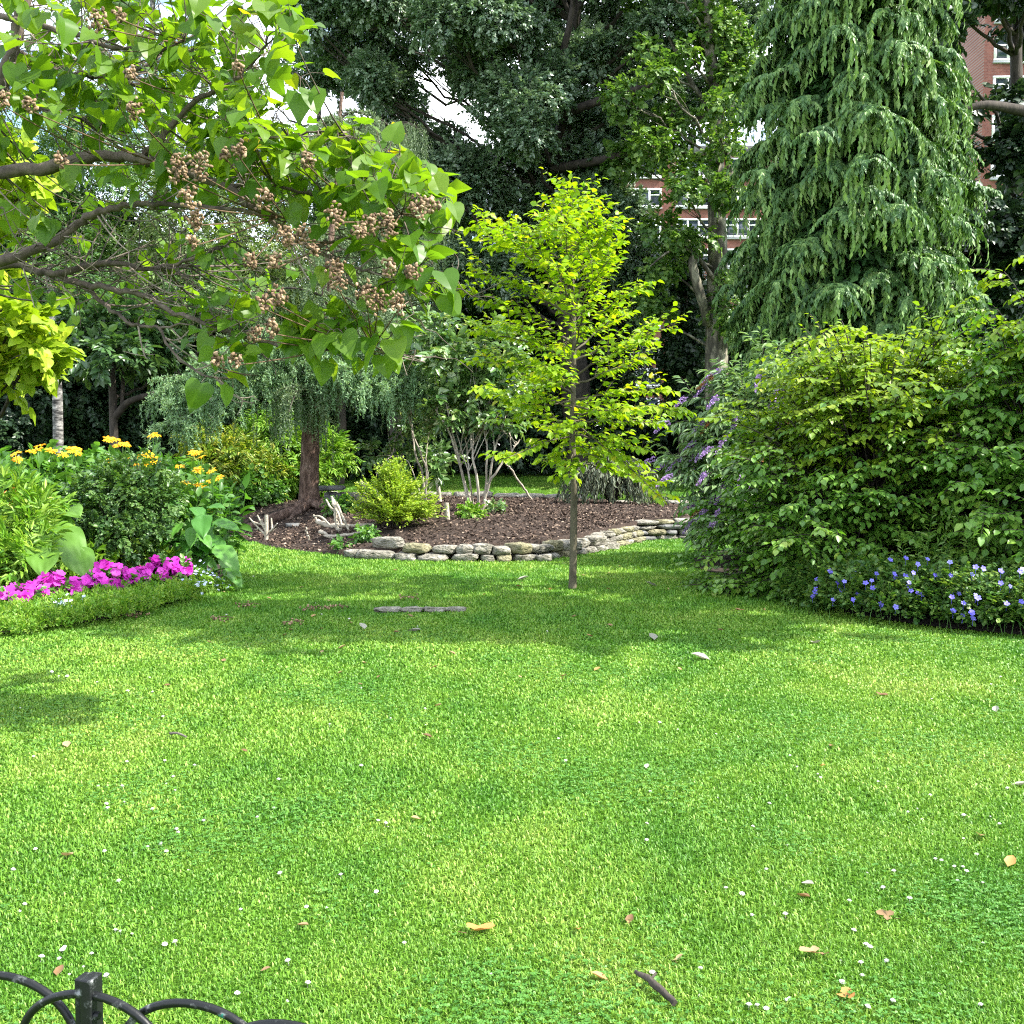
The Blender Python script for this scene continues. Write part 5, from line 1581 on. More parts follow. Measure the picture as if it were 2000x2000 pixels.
def geranium():
    b = np.array([4.0, 9.6, 0.]); t = thing('geranium_plant', 'low mound of violet blue flowered geranium spreading along the right border', 'plant', b)
    lf, st = MB(), MB()
    path = spline([(3.25, 10.75, 0), (3.4, 10.1, 0), (3.85, 9.6, 0), (4.5, 9.15, 0), (5.3, 8.75, 0), (6.2, 8.4, 0)], 60)
    sp = [make_spray(T_leaf(.42, .06, .15, .5), 7, .4, 80, .3) for _ in range(5)]
    n = 9500
    i = rng.integers(0, 60, n); th = U(0, 2 * np.pi, n); r = np.sqrt(U(.15, 1, n))
    ph = rng.normal(size=60) * .06
    h = (.55 + ph[i]) * np.sqrt(np.clip(1 - r ** 2 * .92, 0, 1)) * U(.55, 1.05, n)
    P = path[i] + np.stack([np.cos(th) * r * .55, np.sin(th) * r * .55, h], -1)
    out = np.stack([np.cos(th), np.sin(th), .5 * np.ones(n)], -1)
    put_sprays(lf, sp, P, nrm(out + rng.normal(size=(n, 3)) * .5), nrm(UP + out * .4 + rng.normal(size=(n, 3)) * .3), U(.06, .11, n), np.clip(rng.normal(.5, .18, n), 0, 1))
    for _ in range(260):
        q = P[rng.integers(0, n)]; a = np.array([q[0] + rng.normal() * .1, q[1] + rng.normal() * .1, 0])
        tube(st, bez(a, (a + q) / 2 + [0, 0, .1], q, 6), .004, .002, 4, cap=False)
    # a few tall shoots behind
    for _ in range(26):
        a = np.array([U(3.7, 5.2), U(9.9, 10.3) - .25, .3]); e = a + [U(-.2, .2), U(-.2, .1), U(.3, .75)]
        shoot(lf, st, bez(a, (a + e) / 2 + [0, .05, .05], e, 8), .004, LANCE, 22, .07, .2, 50, .1, .75, .15, .5)
    st.build('stem', M['bed'], t); lf.build('foliage', M['geranium'], t)
    T = T_flower(5, .2, .4)
    PX = [(1580, 1175), (1586, 1150), (1590, 1165), (1592, 1136), (1620, 1116), (1618, 1125), (1632, 1140), (1640, 1155), (1648, 1140), (1670, 1114), (1665, 1135), (1690, 1146), (1700, 1150), (1694, 1138), (1710, 1125), (1725, 1130), (1740, 1125), (1745, 1135), (1760, 1128), (1735, 1102), (1770, 1043), (1856, 1056), (1785, 1108), (1780, 1120), (1800, 1100), (1850, 1130), (1900, 1102), (1890, 1128), (1945, 1108), (1950, 1140), (1966, 1145), (1900, 1165), (1905, 1178), (1855, 1166), (1850, 1172), (1868, 1168), (1880, 1178), (1795, 1164), (1785, 1168), (1848, 1198), (1846, 1208), (1870, 1205), (1876, 1215), (1880, 1218), (1868, 1200), (1890, 1200), (1706, 1218), (1664, 1168), (1672, 1165), (1666, 1172), (1615, 1188), (1985, 1180), (1990, 1185), (1965, 1182), (1772, 1150), (1768, 1142), (1775, 1158), (1725, 1155), (1736, 1186), (1820, 1130), (1915, 1108), (1992, 1110)]
    for px, py in PX:
        # sits on the outer surface of the mound seen there
        best, bd = None, 1e9
        q = P[:, :]; 
        dx = (q[:, 0] / (q[:, 1] * CP - (q[:, 2] - EYE) * SP)) * F + 1000
        dyy = 1000 - F * ((q[:, 2] - EYE) * CP + q[:, 1] * SP) / (q[:, 1] * CP - (q[:, 2] - EYE) * SP)
        j = np.argsort((dx - px) ** 2 + (dyy - py) ** 2)[:14]
        s = q[j[np.argmin(q[j, 1])]] + np.array([0, -.05, .03])
        nrmal = nrm(np.array([U(-.3, .4), -.8, U(.4, .9)]))
        mb = MB(); d = nrm(np.cross(nrmal, randdir(1)[0]))
        put(mb, T, s[None], d[None], nrmal[None], U(.021, .029), np.clip(.5 + rng.normal() * .2, 0, 1))
        tube(mb, np.array([s - nrmal * .004, s - nrmal * .004 - [0, 0, .06]]), .0015, .0015, 3, tone=.1)
        mb.build('flower', M['violet'], t)


geranium()


# ================================================== LEFT BED
def edging():
    # low light green edging plants: foliage mass nobody could count
    poly = np.array([(-7.0, 7.4), (-5.6, 7.9), (-4.7, 8.22), (-4.08, 8.78), (-3.67, 9.3), (-3.42, 9.85), (-3.27, 10.7), (-3.24, 11.6), (-3.9, 11.8), (-4.1, 10.8), (-4.3, 10.1), (-4.9, 9.6), (-5.6, 9.1), (-7.5, 8.6)])
    n = 42000; x = U(-7.5, -3.3, n); y = U(7.3, 12, n); k = inpoly(x, y, poly)
    x, y = x[k], y[k]; n = len(x)
    h = .17 * (.55 + .45 * np.sin(x * 9 + y * 4) * np.sin(y * 8 - x * 3)) + .07
    z = U(.2, 1, n) * h
    gap = (np.sin(x * 3.1 + 1) * np.sin(y * 3.7) > .93); x, y, z = x[~gap], y[~gap], z[~gap]; n = len(x)
    sp = [make_spray(T_diamond(.2, .05, .1), 9, .34, 60, .1) for _ in range(5)]
    mb = MB(); d = nrm(rng.normal(size=(n, 3)) * [.7, .7, .3] + [0, 0, .75])
    put_sprays(mb, sp, np.stack([x, y, z], -1), d, randdir(n), U(.06, .12, n), np.clip(rng.normal(.5, .2, n), 0, 1))
    tag(mb.build('edging_foliage', M['lime']), 'low light green bedding foliage along the left border edge', 'bedding plants', kind='stuff')


edging()


def put_mesh_copy(src, name, parent, loc):
    o = src.copy(); COL.objects.link(o); o.name = name
    return o


# magenta bedding plants
TM = T_flower(5, .15, .5)
mag = [(0, 1172), (28, 1165), (52, 1160), (78, 1158), (98, 1140), (112, 1160), (140, 1152), (165, 1148), (190, 1140), (214, 1116), (215, 1144), (240, 1138), (258, 1126), (285, 1128), (308, 1112), (330, 1122), (350, 1108)]
for i, (px, py) in enumerate(mag):
    Y = 9.55 + (px / 350) * 1.75 + U(-.05, .05)
    c = at(px, py - 6, Y); c[2] = max(c[2], .2); b = np.array([c[0], Y, 0.])
    t = thing('magenta_bedding_plant', 'bushy bedding plant covered in magenta blossoms in the row along the left border', 'plant', b, 'magenta bedding plants in a row')
    mb = MB(); crown(mb, [(np.array([c[0], Y, c[2] * .55]), np.array([.14, .14, c[2] * .5]))], 2600, SP_BIG, .12, 'x' and .1, .3); mb.build('foliage', M['bed'], t)
    n = 11
    for j in range(n):
        u = nrm(rng.normal(size=3) + [0, -.7, .8]); p = np.array([c[0], Y, c[2] * .85]) + u * [.15, .15, max(.09, c[2] * .3)]
        mb = MB(); m = 5
        P = p + rng.normal(size=(m, 3)) * .022; nn = nrm(u + rng.normal(size=(m, 3)) * .45 + [0, -.25, .3])
        put(mb, TM, P, np.cross(nn, randdir(m)), nn, U(.032, .046, m), np.clip(rng.normal(.5, .25, m), 0, 1))
        mb.build('blossom', M['magenta'], t)
    mb = MB(); m = 7; P = np.array([c[0], Y, c[2] * .7]) + rng.normal(size=(m, 3)) * [.1, .08, .06]
    put(mb, DIA, P, randdir(m), randdir(m), U(.025, .045, m), U(0, 1, m)); mb.build('bud', M['pinkbud'], t)
# pale blue small flowered plants at the end of the row
for i, (px, py, Y) in enumerate([(372, 1112, 11.3), (398, 1120, 11.6), (425, 1138, 11.7), (385, 1140, 10.9), (118, 1180, 9.5)]):
    c = at(px, py, Y); b = np.array([c[0], Y, 0.])
    t = thing('blue_bedding_plant', ['small pale blue flowered plant under the big ribbed leaves', 'pale blue flowered plant just right of the last magenta blossoms', 'small pale blue flowered plant at the tip of the left border', 'pale blue flowered plant in the light green edging', 'single pale flowered plant in front of the magenta row'][i], 'plant', b)
    mb = MB(); crown(mb, [(np.array([c[0], Y, c[2] * .6]), np.array([.15, .12, max(.06, c[2] * .45)]))], 1500, SP_LANCE, .12, .1, .3); mb.build('foliage', M['lime'], t)
    mb = MB(); m = 20; P = np.array([c[0], Y, c[2]]) + rng.normal(size=(m, 3)) * [.11, .08, .04]; nn = nrm(rng.normal(size=(m, 3)) * .4 + [0, -.6, .8])
    put(mb, T_flower(5, .1, .4), P, np.cross(nn, randdir(m)), nn, U(.014, .021, m), U(0, 1, m)); mb.build('blossom', M['paleblue'], t)

# lance leaved plants behind the magenta row
for i, (px, py, Y, h) in enumerate([(150, 1085, 10.6, .5), (205, 1072, 10.9, .62), (265, 1065, 11.3, .6), (110, 1110, 10.2, .42), (310, 1085, 11.5, .4), (60, 1125, 9.9, .36), (180, 1112, 10.4, .4), (10, 1130, 9.8, .42)]):
    Y += .6; p = at(px, py, Y); b = np.array([p[0], Y, 0.]); tz_ = p[2] + .02
    t = thing('lance_leaved_plant', 'leafy upright plant with narrow pointed light green leaves behind the magenta row', 'plant', b, 'narrow leaved plants behind the magenta flowers')
    lf, st = MB(), MB()
    for j in range(11):
        a = b + [rng.normal() * .1, rng.normal() * .08, 0]; e = np.array([a[0] + rng.normal() * .07, a[1] + rng.normal() * .06, tz_ * U(.75, 1.05)])
        shoot(lf, st, np.linspace(a, e, 8), .006, LANCE, 26, .15, .15, 55, .0, U(.35, .75), .15, .6)
    st.build('stem', M['lime'], t); lf.build('foliage', M['lime'], t)

# dense dark green shrub
shrub('small_leaved_shrub', 'dense dark green small leaved shrub in the middle of the left border', 'shrub', (at(235, 1000, 11.9)[0], 11.9, 0), [clump(230, 985, 11.9, 95, 75), clump(175, 1000, 11.8, 60, 60), clump(300, 985, 12, 60, 65), clump(240, 1060, 11.7, 90, 45), clump(270, 930, 12.1, 70, 40)], 1900, SP_OAK, .155, 'mid', 'bark_dark', stems=6, r=.012, shell=.35)
# heart leaved climber mass at the left
climb = [make_spray(T_heart(.3, .1, .02, q), 6, .42, 80, .2) for q in range(4)]
shrub('bindweed_mass', 'bright green heart leaved climber smothering the left border below the yellow flowers', 'climber', (at(150, 940, 13)[0], 13, 0), [clump(140, 945, 13, 75, 45), clump(60, 940, 13.2, 80, 40), clump(205, 930, 13.4, 60, 36), clump(120, 980, 12.6, 65, 45), clump(20, 970, 12.6, 60, 45), clump(175, 900, 13.6, 40, 22), clump(-40, 950, 13, 80, 60)], 900, climb, .2, 'bed', 'bed', stems=5, r=.008, shell=.35)
shrub('leafy_perennial', 'tall soft green leafy perennial right of the heart leaved climber', 'plant', (at(300, 920, 14)[0], 14, 0), [clump(290, 935, 14, 75, 36), clump(350, 945, 14, 60, 40), clump(385, 985, 13.6, 45, 40), clump(330, 965, 13.8, 60, 40)], 800, SP_BIG, .22, 'bed', 'bed', stems=6, r=.008, shell=.3)
shrub('leafy_perennial', 'light green perennials at the left edge around the orange lilies', 'plant', (at(20, 1040, 10.8)[0], 10.8, 0), [clump(20, 1010, 10.8, 50, 60), clump(60, 1050, 10.6, 50, 55), clump(-20, 1070, 10.4, 60, 60), clump(85, 1010, 11, 35, 45), clump(40, 1090, 10.2, 60, 35)], 1100, SP_LANCE, .22, 'lime', 'lime', stems=7, r=.006, shell=.25, droop=-.3)

# orange lilies
for lab, px, py in [('orange lily bloom standing highest in the left border', 47, 952), ('orange lily low at the left edge of the border', 8, 970), ('faded orange lily just below the highest lily bloom', 50, 970)]:
    Y = 11.6; p = at(px, py, Y); t = thing('orange_lily', lab, 'flower', (p[0], Y, 0))
    mb = MB(); tube(mb, bez(np.array([p[0], Y, 0]), np.array([p[0] + .03, Y, p[2] * .6]), p, 10), .006, .004, 5)
    put(mb, LANCE, np.linspace([p[0], Y, .3], p, 14), nrm(rng.normal(size=(14, 3)) + [0, 0, .5]), randdir(14), .14, U(.3, .8, 14)); mb.build('stem', M['lime'], t)
    for j in range(3):
        c = p + rng.normal(size=3) * .04; n6 = 6; a = np.arange(6) * np.pi / 3
        ax = nrm(np.array([U(-.5, .5), -.6, .3])); x = nrm(np.cross(ax, UP)); y = np.cross(x, ax)
        d = np.cos(a)[:, None] * x + np.sin(a)[:, None] * y + ax * .45
        mb = MB(); put(mb, T_leaf(.2, .05, .45), np.repeat(c[None], 6, 0), nrm(d), np.repeat(ax[None], 6, 0), .06, U(0, 1, 6)); mb.build('blossom', M['orange'], t)


# big pale leaves and big ribbed leaves
def bigleaf(mb, base, d, up, L, W, curl, tone, nseg=14, ribs=9):
    """broad leaf blade with midrib channel, side ribs and wavy edge"""
    s = np.linspace(0, 1, nseg)
    prof = np.sin(np.pi * np.clip(s, 0, 1) ** .75) ** .8 * (1 - .15 * s); prof[0] = .03; prof[-1] = .0
    cols = np.linspace(-1, 1, 11)
    V = []
    ph = U(0, 6)
    for i, si in enumerate(s):
        for c in cols:
            x = c * W * .5 * prof[i]
            z = -curl * si ** 2 * L * .6 + abs(c) * .16 * W * prof[i] - .5 * curl * W * c * c * .35
            z += .022 * L * math.sin((si - abs(c) * .28) * ribs * 2 * math.pi) * (abs(c) > .05) * prof[i] + .02 * L * math.sin(si * 9 + c * 2 + ph) * abs(c)
            V.append([x, si * L, z])
    R = frames(d[None], up[None])[0]
    V = np.array(V) @ R.T + base
    n = len(cols); i = np.arange(nseg - 1)[:, None] * n; j = np.arange(n - 1)[None]
    mb.add(V, np.stack([i + j, i + j + 1, i + n + j + 1, i + n + j], -1).reshape(-1, 4), tone)


def leafplant(name, label, mat, leaves, base, petiole_r=.012, ribs=9):
    t = thing(name, label, 'plant', base)
    st = MB(); b = np.array(base, float)
    for px, py, Y, L, W, dx, dy, dz, ux, uy, uz, curl in leaves:
        p = at(px, py, Y)
        tube(st, bez(b + rng.normal(size=3) * [.05, .05, 0], np.array([(b[0] + p[0]) / 2, (b[1] + p[1]) / 2, p[2] * .8]), p, 8), petiole_r, petiole_r * .6, 6)
        mb = MB(); bigleaf(mb, p, nrm(np.array([dx, dy, dz], float)), nrm(np.array([ux, uy, uz], float)), L, W, curl, np.clip(U(.2, .8), 0, 1), ribs=ribs)
        mb.build('leaf', M[mat], t, smooth=True)
    st.build('stem', M[mat], t, smooth=True)


leafplant('giant_leaved_plant', 'plant with huge pale green sunlit leaves in the left border', 'gunnera',
          [(70, 1005, 10.9, .62, .5, .7, -.5, -.3, .3, -.4, .85, .3), (100, 1030, 10.7, .6, .44, .75, -.5, -.5, .3, -.5, .8, .35), (50, 1050, 10.4, .5, .4, .5, -.6, -.3, .2, -.6, .7, .35), (140, 1070, 10.6, .42, .34, .6, -.6, -.5, .2, -.5, .8, .35), (120, 1000, 11.1, .4, .32, .5, -.5, .1, .2, -.5, .8, .35), (85, 1075, 10.3, .4, .32, .3, -.8, -.3, .1, -.5, .8, .35)], (at(90, 1100, 11.2)[0], 11.3, 0), ribs=11)
rib = []
for px, py, dx, dy, dz, L in [(U(345, 425), U(985, 1100), U(-.5, 1), U(-1, -.3), U(-.5, .2), U(.3, .42)) for _ in range(20)] + [(360, 985, -.6, -.5, .15, .35), (405, 990, .8, -.4, .1, .34), (395, 1005, .2, -.8, -.3, .55), (380, 1030, .6, -.7, -.2, .6), (400, 1045, .7, -.6, -.35, .6), (420, 1065, .75, -.5, -.45, .6), (370, 1060, -.3, -.9, -.2, .55), (430, 1090, .8, -.5, -.5, .5), (385, 1085, .3, -.9, -.3, .55), (345, 1015, -.7, -.5, .05, .5), (415, 1020, .8, -.3, -.1, .5), (440, 1110, .7, -.6, -.35, .45), (365, 1095, -.2, -.9, -.15, .45), (350, 1050, -.5, -.8, -.1, .45)]:
    L *= .74
    rib.append((px, py, 12.2 + U(-.5, .3), L, L * .6, dx, dy, dz, U(-.2, .3), -.35, .9, U(.2, .45)))
leafplant('ribbed_leaf_plant', 'plant with large drooping ribbed dark green leaves at the right tip of the left border', 'broad', rib, (at(385, 1110, 12.3)[0], 12.4, 0))
leafplant('upright_big_leaf_plant', 'plant holding broad upright leaves among the yellow flowers', 'broad', [(345, 968, 13.6, .5, .26, -.05, -.15, 1, 0, -1, .1, -.1), (330, 965, 13.5, .42, .24, .15, -.2, 1, 0, -1, .1, .1), (395, 975, 13.6, .36, .24, .5, -.5, .3, 0, -.6, .8, .3), (415, 985, 13.6, .36, .22, .9, -.3, .1, 0, -.5, .8, .3), (300, 960, 13.8, .34, .22, -.6, -.5, .4, 0, -.6, .8, .3)], (at(350, 1000, 13.6)[0], 13.8, 0))

# yellow daisies
YD = [(78, 870), (100, 880), (60, 882), (72, 878), (140, 878), (150, 876), (122, 888), (30, 886), (148, 884), (212, 858), (225, 858), (240, 866), (222, 872), (232, 868), (298, 850), (304, 850), (245, 868), (213, 902), (245, 896), (255, 906), (268, 893), (275, 890), (290, 887), (298, 893), (303, 902), (288, 908), (247, 910), (262, 908), (305, 920), (310, 926), (325, 929), (311, 944), (352, 911), (378, 884), (386, 886), (393, 893), (388, 920), (384, 916), (413, 920), (412, 938), (427, 933), (386, 946), (393, 953), (398, 958), (364, 942), (260, 925), (230, 928), (208, 940), (412, 998), (35, 898)]
centers = [(70, 12.3), (140, 12.4), (228, 12.8), (268, 12.7), (305, 12.7), (380, 13.0), (415, 13.0)]
names = ['yellow daisy plant farthest left, in front of the white birch trunk', 'yellow daisy plant just right of the white birch trunk', 'tallest yellow daisy plant below the leaning dark trunk', 'yellow daisy plant with the densest bunch of heads, in the middle of the clump', 'yellow daisy plant left of the upright big leaf', 'yellow daisy plant right of the upright big leaf', 'yellow daisy plant nearest the larch']
ray = T_leaf(.2, .04, .12)
for ci, (cx, Y) in enumerate(centers):
    mine = [p for p in YD if min(range(7), key=lambda q: abs(centers[q][0] - p[0])) == ci]
    bp = at(cx, 1000, Y); b = np.array([bp[0], Y, 0.]); t = thing('yellow_daisy_plant', names[ci], 'flower', b)
    st, lf = MB(), MB()
    for px, py in mine:
        p = at(px, py, Y + U(-.35, .3)); a = b + [(p[0] - b[0]) * .5 + rng.normal() * .05, rng.normal() * .1, 0]
        pa = bez(a, np.array([(a[0] + p[0]) / 2 + .03, (a[1] + p[1]) / 2, p[2] * .6]), p, 12)
        tube(st, pa, .007, .004, 5, cap=False); shoot(lf, None, pa[:10], .008, T_leaf(.26, .06, .3), 8, .17, .3, 60, .2, U(.3, .7), .15, .4)
        mb = MB(); n = 20; ax = nrm(np.array([U(-.4, .4), U(-.6, -.1), 1]))
        x = nrm(np.cross(ax, [0, 1, .2])); y = np.cross(x, ax); a_ = U(0, 6.28, n)
        d = np.cos(a_)[:, None] * x + np.sin(a_)[:, None] * y + ax * U(-.1, .2, (n, 1))
        put(mb, ray, np.repeat(p[None], n, 0) + d * .012, nrm(d), np.repeat(ax[None], n, 0), U(.05, .068, n), U(0, 1, n))
        tv, tf = T_ball(7, 4, 1, 1, .6); put(mb, (tv, tf), p[None], x[None], ax[None], .02, 0.)
        mb.build('flower', M['yellow'], t)
    for _ in range(10):
        a = b + [rng.normal() * .2, rng.normal() * .15, 0]; e = a + [rng.normal() * .1, rng.normal() * .1 + .1, U(.7, 1.1)]
        shoot(lf, st, bez(a, (a + e) / 2, e, 8), .008, T_leaf(.26, .06, .3), 16, .2, .2, 60, .2, U(.3, .7), .15, .4)
    st.build('stem', M['bed'], t); lf.build('foliage', M['bed'], t)
# a dark brown backing of spent stems behind the daisies is simply the shaded bed

# ================================================== FENCE
def fence():
    fdir = nrm(np.array([.21, -.055, 0])); P0 = at(173, 1932, 2.155); P0[2] = 0
    t = thing('hoop_fence', 'low black hoop topped garden fence with chipped paint in the near left corner', 'fence', P0)
    nrmv = np.array([-fdir[1], fdir[0], 0]); ang = math.atan2(fdir[1], fdir[0])
    top = .462; R = .172
    for k in range(-2, 5):
        c = P0 + fdir * (k * .226 + .012) + nrmv * (.011 if k % 2 else -.011)
        a = np.linspace(0, np.pi, 22)
        arc = [c + fdir * (-math.cos(q) * R) + UP * (top - R * .72 + math.sin(q) * R * .72) for q in a]
        pts = np.array([c - fdir * R + UP * .02, c - fdir * R + UP * .18] + arc + [c + fdir * R + UP * .18, c + fdir * R + UP * .02])
        mb = MB(); tube(mb, pts, .0088, .0088, 12); mb.build('hoop', M['fence'], t, smooth=True)
    for h in (.1,):
        mb = MB(); box(mb, P0 + fdir * .21 + UP * h + nrmv * .028, (1.6, .008, .03), ang); mb.build('rail', M['fence'], t)
    for off, wd, h, dp, dz in ((-.0165, .0155, .492, .036, .004), (.0095, .026, .498, .042, -.004)):
        mb = MB(); c = P0 + fdir * off + nrmv * dz
        bm = bmesh_box(c + UP * (h / 2), (wd, dp, h), ang, .0035)
        mb.add(*bm[0]); [mb.add(bm[1], f) for f in bm[2]] if False else None
        mb.build('post', M['fence'], t, smooth=False)
    mb = MB()
    for z in (.3, .42): tube(mb, np.array([P0 + fdir * .024 + UP * z, P0 + fdir * .034 + UP * z]) - nrmv * .012, .009, .008, 6)
    mb.build('bolt', M['fence'], t)


def bmesh_box(c, s, rot, bev):
    import bmesh
    bm = bmesh.new(); bmesh.ops.create_cube(bm, size=1)
    bmesh.ops.scale(bm, vec=s, verts=bm.verts)
    bmesh.ops.bevel(bm, geom=list(bm.edges), offset=bev, segments=2, affect='EDGES', profile=.6)
    bmesh.ops.triangulate(bm, faces=bm.faces)
    cr, sr = math.cos(rot), math.sin(rot)
    v = np.array([[q.co.x * cr - q.co.y * sr, q.co.x * sr + q.co.y * cr, q.co.z] for q in bm.verts]) + np.array(c)
    bm.verts.index_update()
    f = np.array([[q.index for q in fc.verts] for fc in bm.faces]); bm.free()
    return ((v, f), None, [])


fence()

# ================================================== ON THE LAWN
def leaf_litter(name, label, px, py, L, kind, grp=None, tone=None):
    p = gp(px, py); p[2] = float(tz(p[0], p[1])) + .012
    mb = MB(); az = U(0, 6.28); d = np.array([math.cos(az), math.sin(az), U(-.1, .2)])
    if kind == 'maple':
        n = 26; a = np.linspace(-math.pi * .9, math.pi * .9, n)
        r = .62 + .38 * np.cos(a * 2.5) * np.cos(a * .5) + rng.normal(size=n) * .05
        x = np.sin(a) * r * .55; y = np.cos(a) * r * .55 + .4
        curl = U(.25, .6)
        z = curl * (x ** 2) + .25 * curl * np.sin(a * 3 + U(0, 6)) * r * .4 + .15
        V = np.vstack([[0, .35, 0.05], np.stack([x, y, z], -1)])
        Fc = np.array([[0, i + 1, i + 2] for i in range(n - 1)])
        put(mb, (V, Fc), p[None], d[None], nrm(UP + rng.normal(size=3) * .25)[None], L, U(.3, .8) if tone is None else tone)
        tube(mb, np.array([p, p - d * L * .3 + [0, 0, .01]]), .0012, .0012, 4, tone=.1)
        m = M['fallen']
    else:
        T = T_leaf(.3, .16, -.2, .42); put(mb, T, p[None], d[None], nrm(UP + rng.normal(size=3) * .16)[None], L, U(.2, .95) if tone is None else tone)
        m = M['fallen_grey'] if kind == 'grey' else M['fallen']
    return tag(mb.build(name, m, None, loc=p), label, 'leaf', grp)


for lab, px, py, L, kd, tn in [
    ('largest curled orange brown fallen leaf at the bottom right of the lawn', 1655, 1966, .1, 'maple', .95), ('crumpled tan fallen leaf upper left of the orange brown one', 1605, 1872, .1, 'maple', .6),
    ('pointed brown fallen leaf above the crumpled tan leaf', 1746, 1802, .085, 'maple', .5), ('yellowish fallen leaf lying near the dark stick', 1322, 1888, .07, 'maple', .8), ('torn orange brown leaf left of the stick, in the lower middle of the lawn', 912, 1830, .13, 'maple', .95),
    ('small orange leaf lower middle of the lawn, right of the torn one', 1130, 1820, .06, 'plain', .95), ('small pinkish tan leaf on the lawn left of the torn orange leaf', 580, 1812, .06, 'plain', .7),
    ('large pale leaf at the right edge of the lawn', 1976, 1537, .1, 'grey', .9), ('pale grey leaf with raised edges right of centre in front of the geranium', 1600, 1257, .17, 'grey', .6), ('long pale grey leaf lying flat below the one near the geranium', 1388, 1290, .2, 'grey', .8),
    ('flat grey leaf on the lawn between the sapling and the geranium', 1278, 1252, .17, 'grey', .5), ('pale leaf left of the line of thin stones', 712, 1231, .16, 'grey', .9), ('greyish leaf lying under the line of thin stones', 795, 1234, .18, 'grey', .6), ('pale leaf on the sunny strip left of the sapling trunk', 1010, 1135, .2, 'grey', .9),
    ('brown leaf just below the pale one left of the sapling', 1016, 1150, .13, 'maple', .2), ('pale leaf right of the sapling trunk on the sunny grass', 1285, 1148, .2, 'grey', .9), ('pale leaf near the shaded foot of the buddleia', 1390, 1155, .18, 'grey', .6), ('brown leaf at the dark grass close to the right border tip', 1435, 1196, .14, 'maple', .3), ('small tan leaf in the middle of the lawn', 848, 1380, .07, 'plain', .7),
    ('reddish brown leaf on the dark patch at the right of the lawn', 1713, 1362, .1, 'maple', .2), ('long tan leaf at the left of the sunny lawn', 132, 1465, .09, 'plain', .8), ('dark curled leaf in the middle of the lawn', 845, 1442, .07, 'plain', .1), ('white petal like leaf in the centre right of the lawn', 1262, 1504, .06, 'grey', 1.), ('pale long leaf at the right, two thirds down the lawn', 1565, 1730, .075, 'grey', 1.), ('grey white leaf at the right border of the lawn, above the large pale one', 1945, 1396, .09, 'grey', .9)]:
    leaf_litter('fallen_leaf', lab, px, py, L * (.74 if kd == 'grey' else .78), kd, None, tn)
for _ in range(60):
    px, py = U(380, 1500), U(1105, 1330)
    if _ > 45: px, py = U(0, 2000), U(1330, 1980)
    g = gp(px, py)
    if inpoly(np.array([g[0]]), np.array([g[1]]), RIGHT_POLY)[0] or inpoly(np.array([g[0]]), np.array([g[1]]), LEFT_POLY)[0]: continue
    leaf_litter('fallen_leaf', 'tiny dry fallen leaf scattered on the lawn', px, py, U(.03, .07), 'plain', 'tiny leaves scattered on the lawn')

# fallen seed clusters
cap = T_ball(6, 5, .42, .42, .62)
for lab, px, py, n in [('fallen brown seed cluster lying at the edge of the light green edging plants', 253, 1208, 16), ('fallen seed cluster on the shaded lawn left of the line of stones', 615, 1192, 22), ('fallen seed cluster left of the biggest fallen one', 570, 1222, 14), ('fallen seed cluster nearest the ribbed leaf plant', 490, 1186, 12), ('small fallen seed cluster on the lawn beside the left border', 435, 1213, 10), ('fallen seed cluster right of the biggest fallen one, by the stones', 660, 1190, 10), ('fallen seed cluster in the shade straight above the line of stones', 797, 1172, 10)]:
    p = gp(px, py); p[2] = .03; mb = MB()
    P = p + rng.normal(size=(n, 3)) * [.07, .06, .012]
    put(mb, cap, P, randdir(n), randdir(n), U(.018, .026, n), U(.2, .8, n))
    tube(mb, np.array([p - [.09, 0, 0], p + [.02, .02, .01], p + [.1, -.01, 0]]), .004, .003, 5, tone=.2)
    tag(mb.build('fallen_seed_cluster', M['capsule'], None, True, loc=p), lab, 'seed pods')

# sticks
a, c = gp(1240, 1917), gp(1318, 1975)
mb = MB(); pa = spline([a + [0, 0, .03], (a * .6 + c * .4) + [.004, 0, .034], c + [0, 0, .024]], 12); tube(mb, pa, np.interp(np.linspace(0, 1, 12), [0, .3, .7, 1], [.005, .009, .011, .008]) * U(.85, 1.15, 12), None, 9, wob=.2)
tube(mb, np.array([pa[5], pa[5] + [.02, .02, .012]]), .005, .004, 6)
tag(mb.build('stick', M['bark_dark'], None, True, loc=a), 'dark broken stick with pale flecks lying at the bottom of the lawn', 'stick')
a, c = gp(333, 1443), gp(364, 1450)
mb = MB(); tube(mb, spline([a + [0, 0, .03], (a + c) / 2 + [0, 0, .04], c + [0, 0, .03]], 6), .008, .005, 7, wob=.1)
tag(mb.build('stick', M['bark_grey'], None, True, loc=a), 'short grey green twig lying on the sunny left half of the lawn', 'stick')

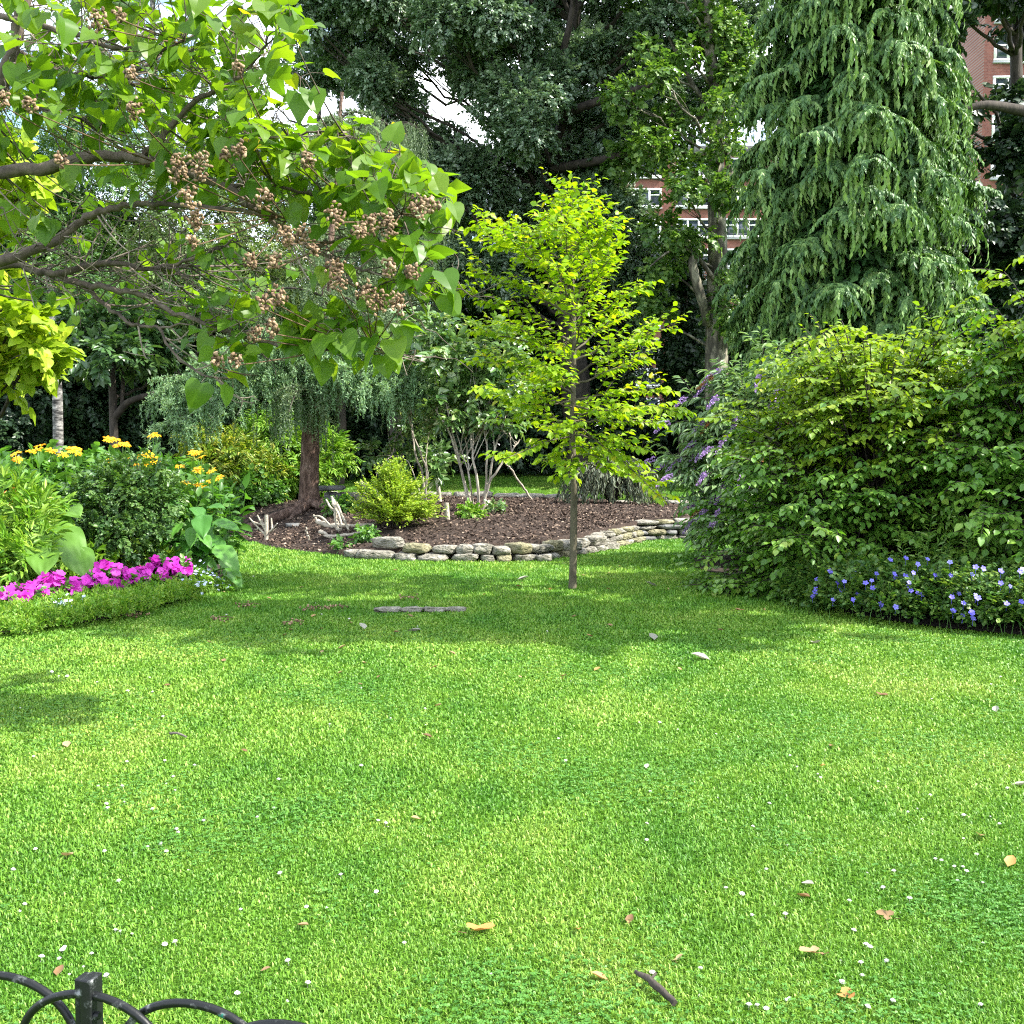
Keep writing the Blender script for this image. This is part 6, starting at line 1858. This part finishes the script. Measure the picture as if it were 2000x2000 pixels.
# clover flowers
tv, tf = T_flower(9, .5, .3); tv2 = tv * [.62, .62, 1] + [0, 0, .35]
mb = MB(); mb.add(tv * .013 + [0, 0, .03], tf, .6); mb.add(tv2 * .013 + [0, 0, .03], tf, .9); mb.add(*[(T_ball(6, 4, .5, .5, .45)[0] * .013 + [0, 0, .034]), T_ball(6, 4)[1]], .3)
tube(mb, np.array([[0, 0, 0], [0, 0, .03]]), .001, .001, 4, tone=0.)
src = mb.build('clover_flower', M['white'], None)
tag(src, 'small white clover flower head standing in the mown grass', 'flower', 'white clover flowers in the lawn')
spots = [(205, 1575), (242, 1573), (325, 1670), (318, 1655), (345, 1627), (348, 1628), (78, 1880), (118, 1878), (165, 1893), (320, 1852), (256, 1830), (378, 1500), (375, 1508), (205, 1670), (236, 1827), (125, 1855), (565, 1887), (638, 1776), (600, 1776), (1498, 1978), (1535, 1962), (1542, 1955), (1462, 1975), (1640, 1925), (1740, 1960), (1130, 1985), (1835, 1945), (1545, 1480), (1560, 1502), (1596, 1516), (1840, 1685), (1880, 1700), (1830, 1685), (1866, 1697), (1885, 1709), (1975, 1688), (1870, 1723), (1910, 1677), (1920, 1730), (1735, 1882), (1640, 1880), (1535, 1795), (1775, 1590), (1800, 1605), (1935, 1600), (1970, 1545), (1272, 1585), (1500, 1575), (290, 1330), (132, 1330), (100, 1322), (115, 1330), (300, 1360), (705, 1500), (1080, 1960), (960, 1905), (1275, 1910)]
for _ in range(110):
    q = rng.random()
    spots.append((U(0, 900), U(1480, 1990)) if q < .4 else ((U(1250, 2000), U(1450, 1990)) if q < .75 else ((U(380, 1500), U(1120, 1300)) if q < .87 else (U(0, 2000), U(1300, 1500)))))
first = True
for px, py in spots:
    g = gp(px, py)
    if inpoly(np.array([g[0]]), np.array([g[1]]), RIGHT_POLY)[0] or inpoly(np.array([g[0]]), np.array([g[1]]), LEFT_POLY)[0]: continue
    if first: o = src; first = False
    else: o = src.copy(); COL.objects.link(o)
    o.location = (g[0], g[1], float(tz(g[0], g[1])) - .009); s = U(.42, .8); o.scale = (s, s, s); o.rotation_euler = (U(-.3, .3), U(-.3, .3), U(0, 6))
    if g[1] > 6: o.scale = (s * 1.3, s * 1.3, s * 1.3)

for o in bpy.data.objects:
    if '_loc' in o: del o['_loc']
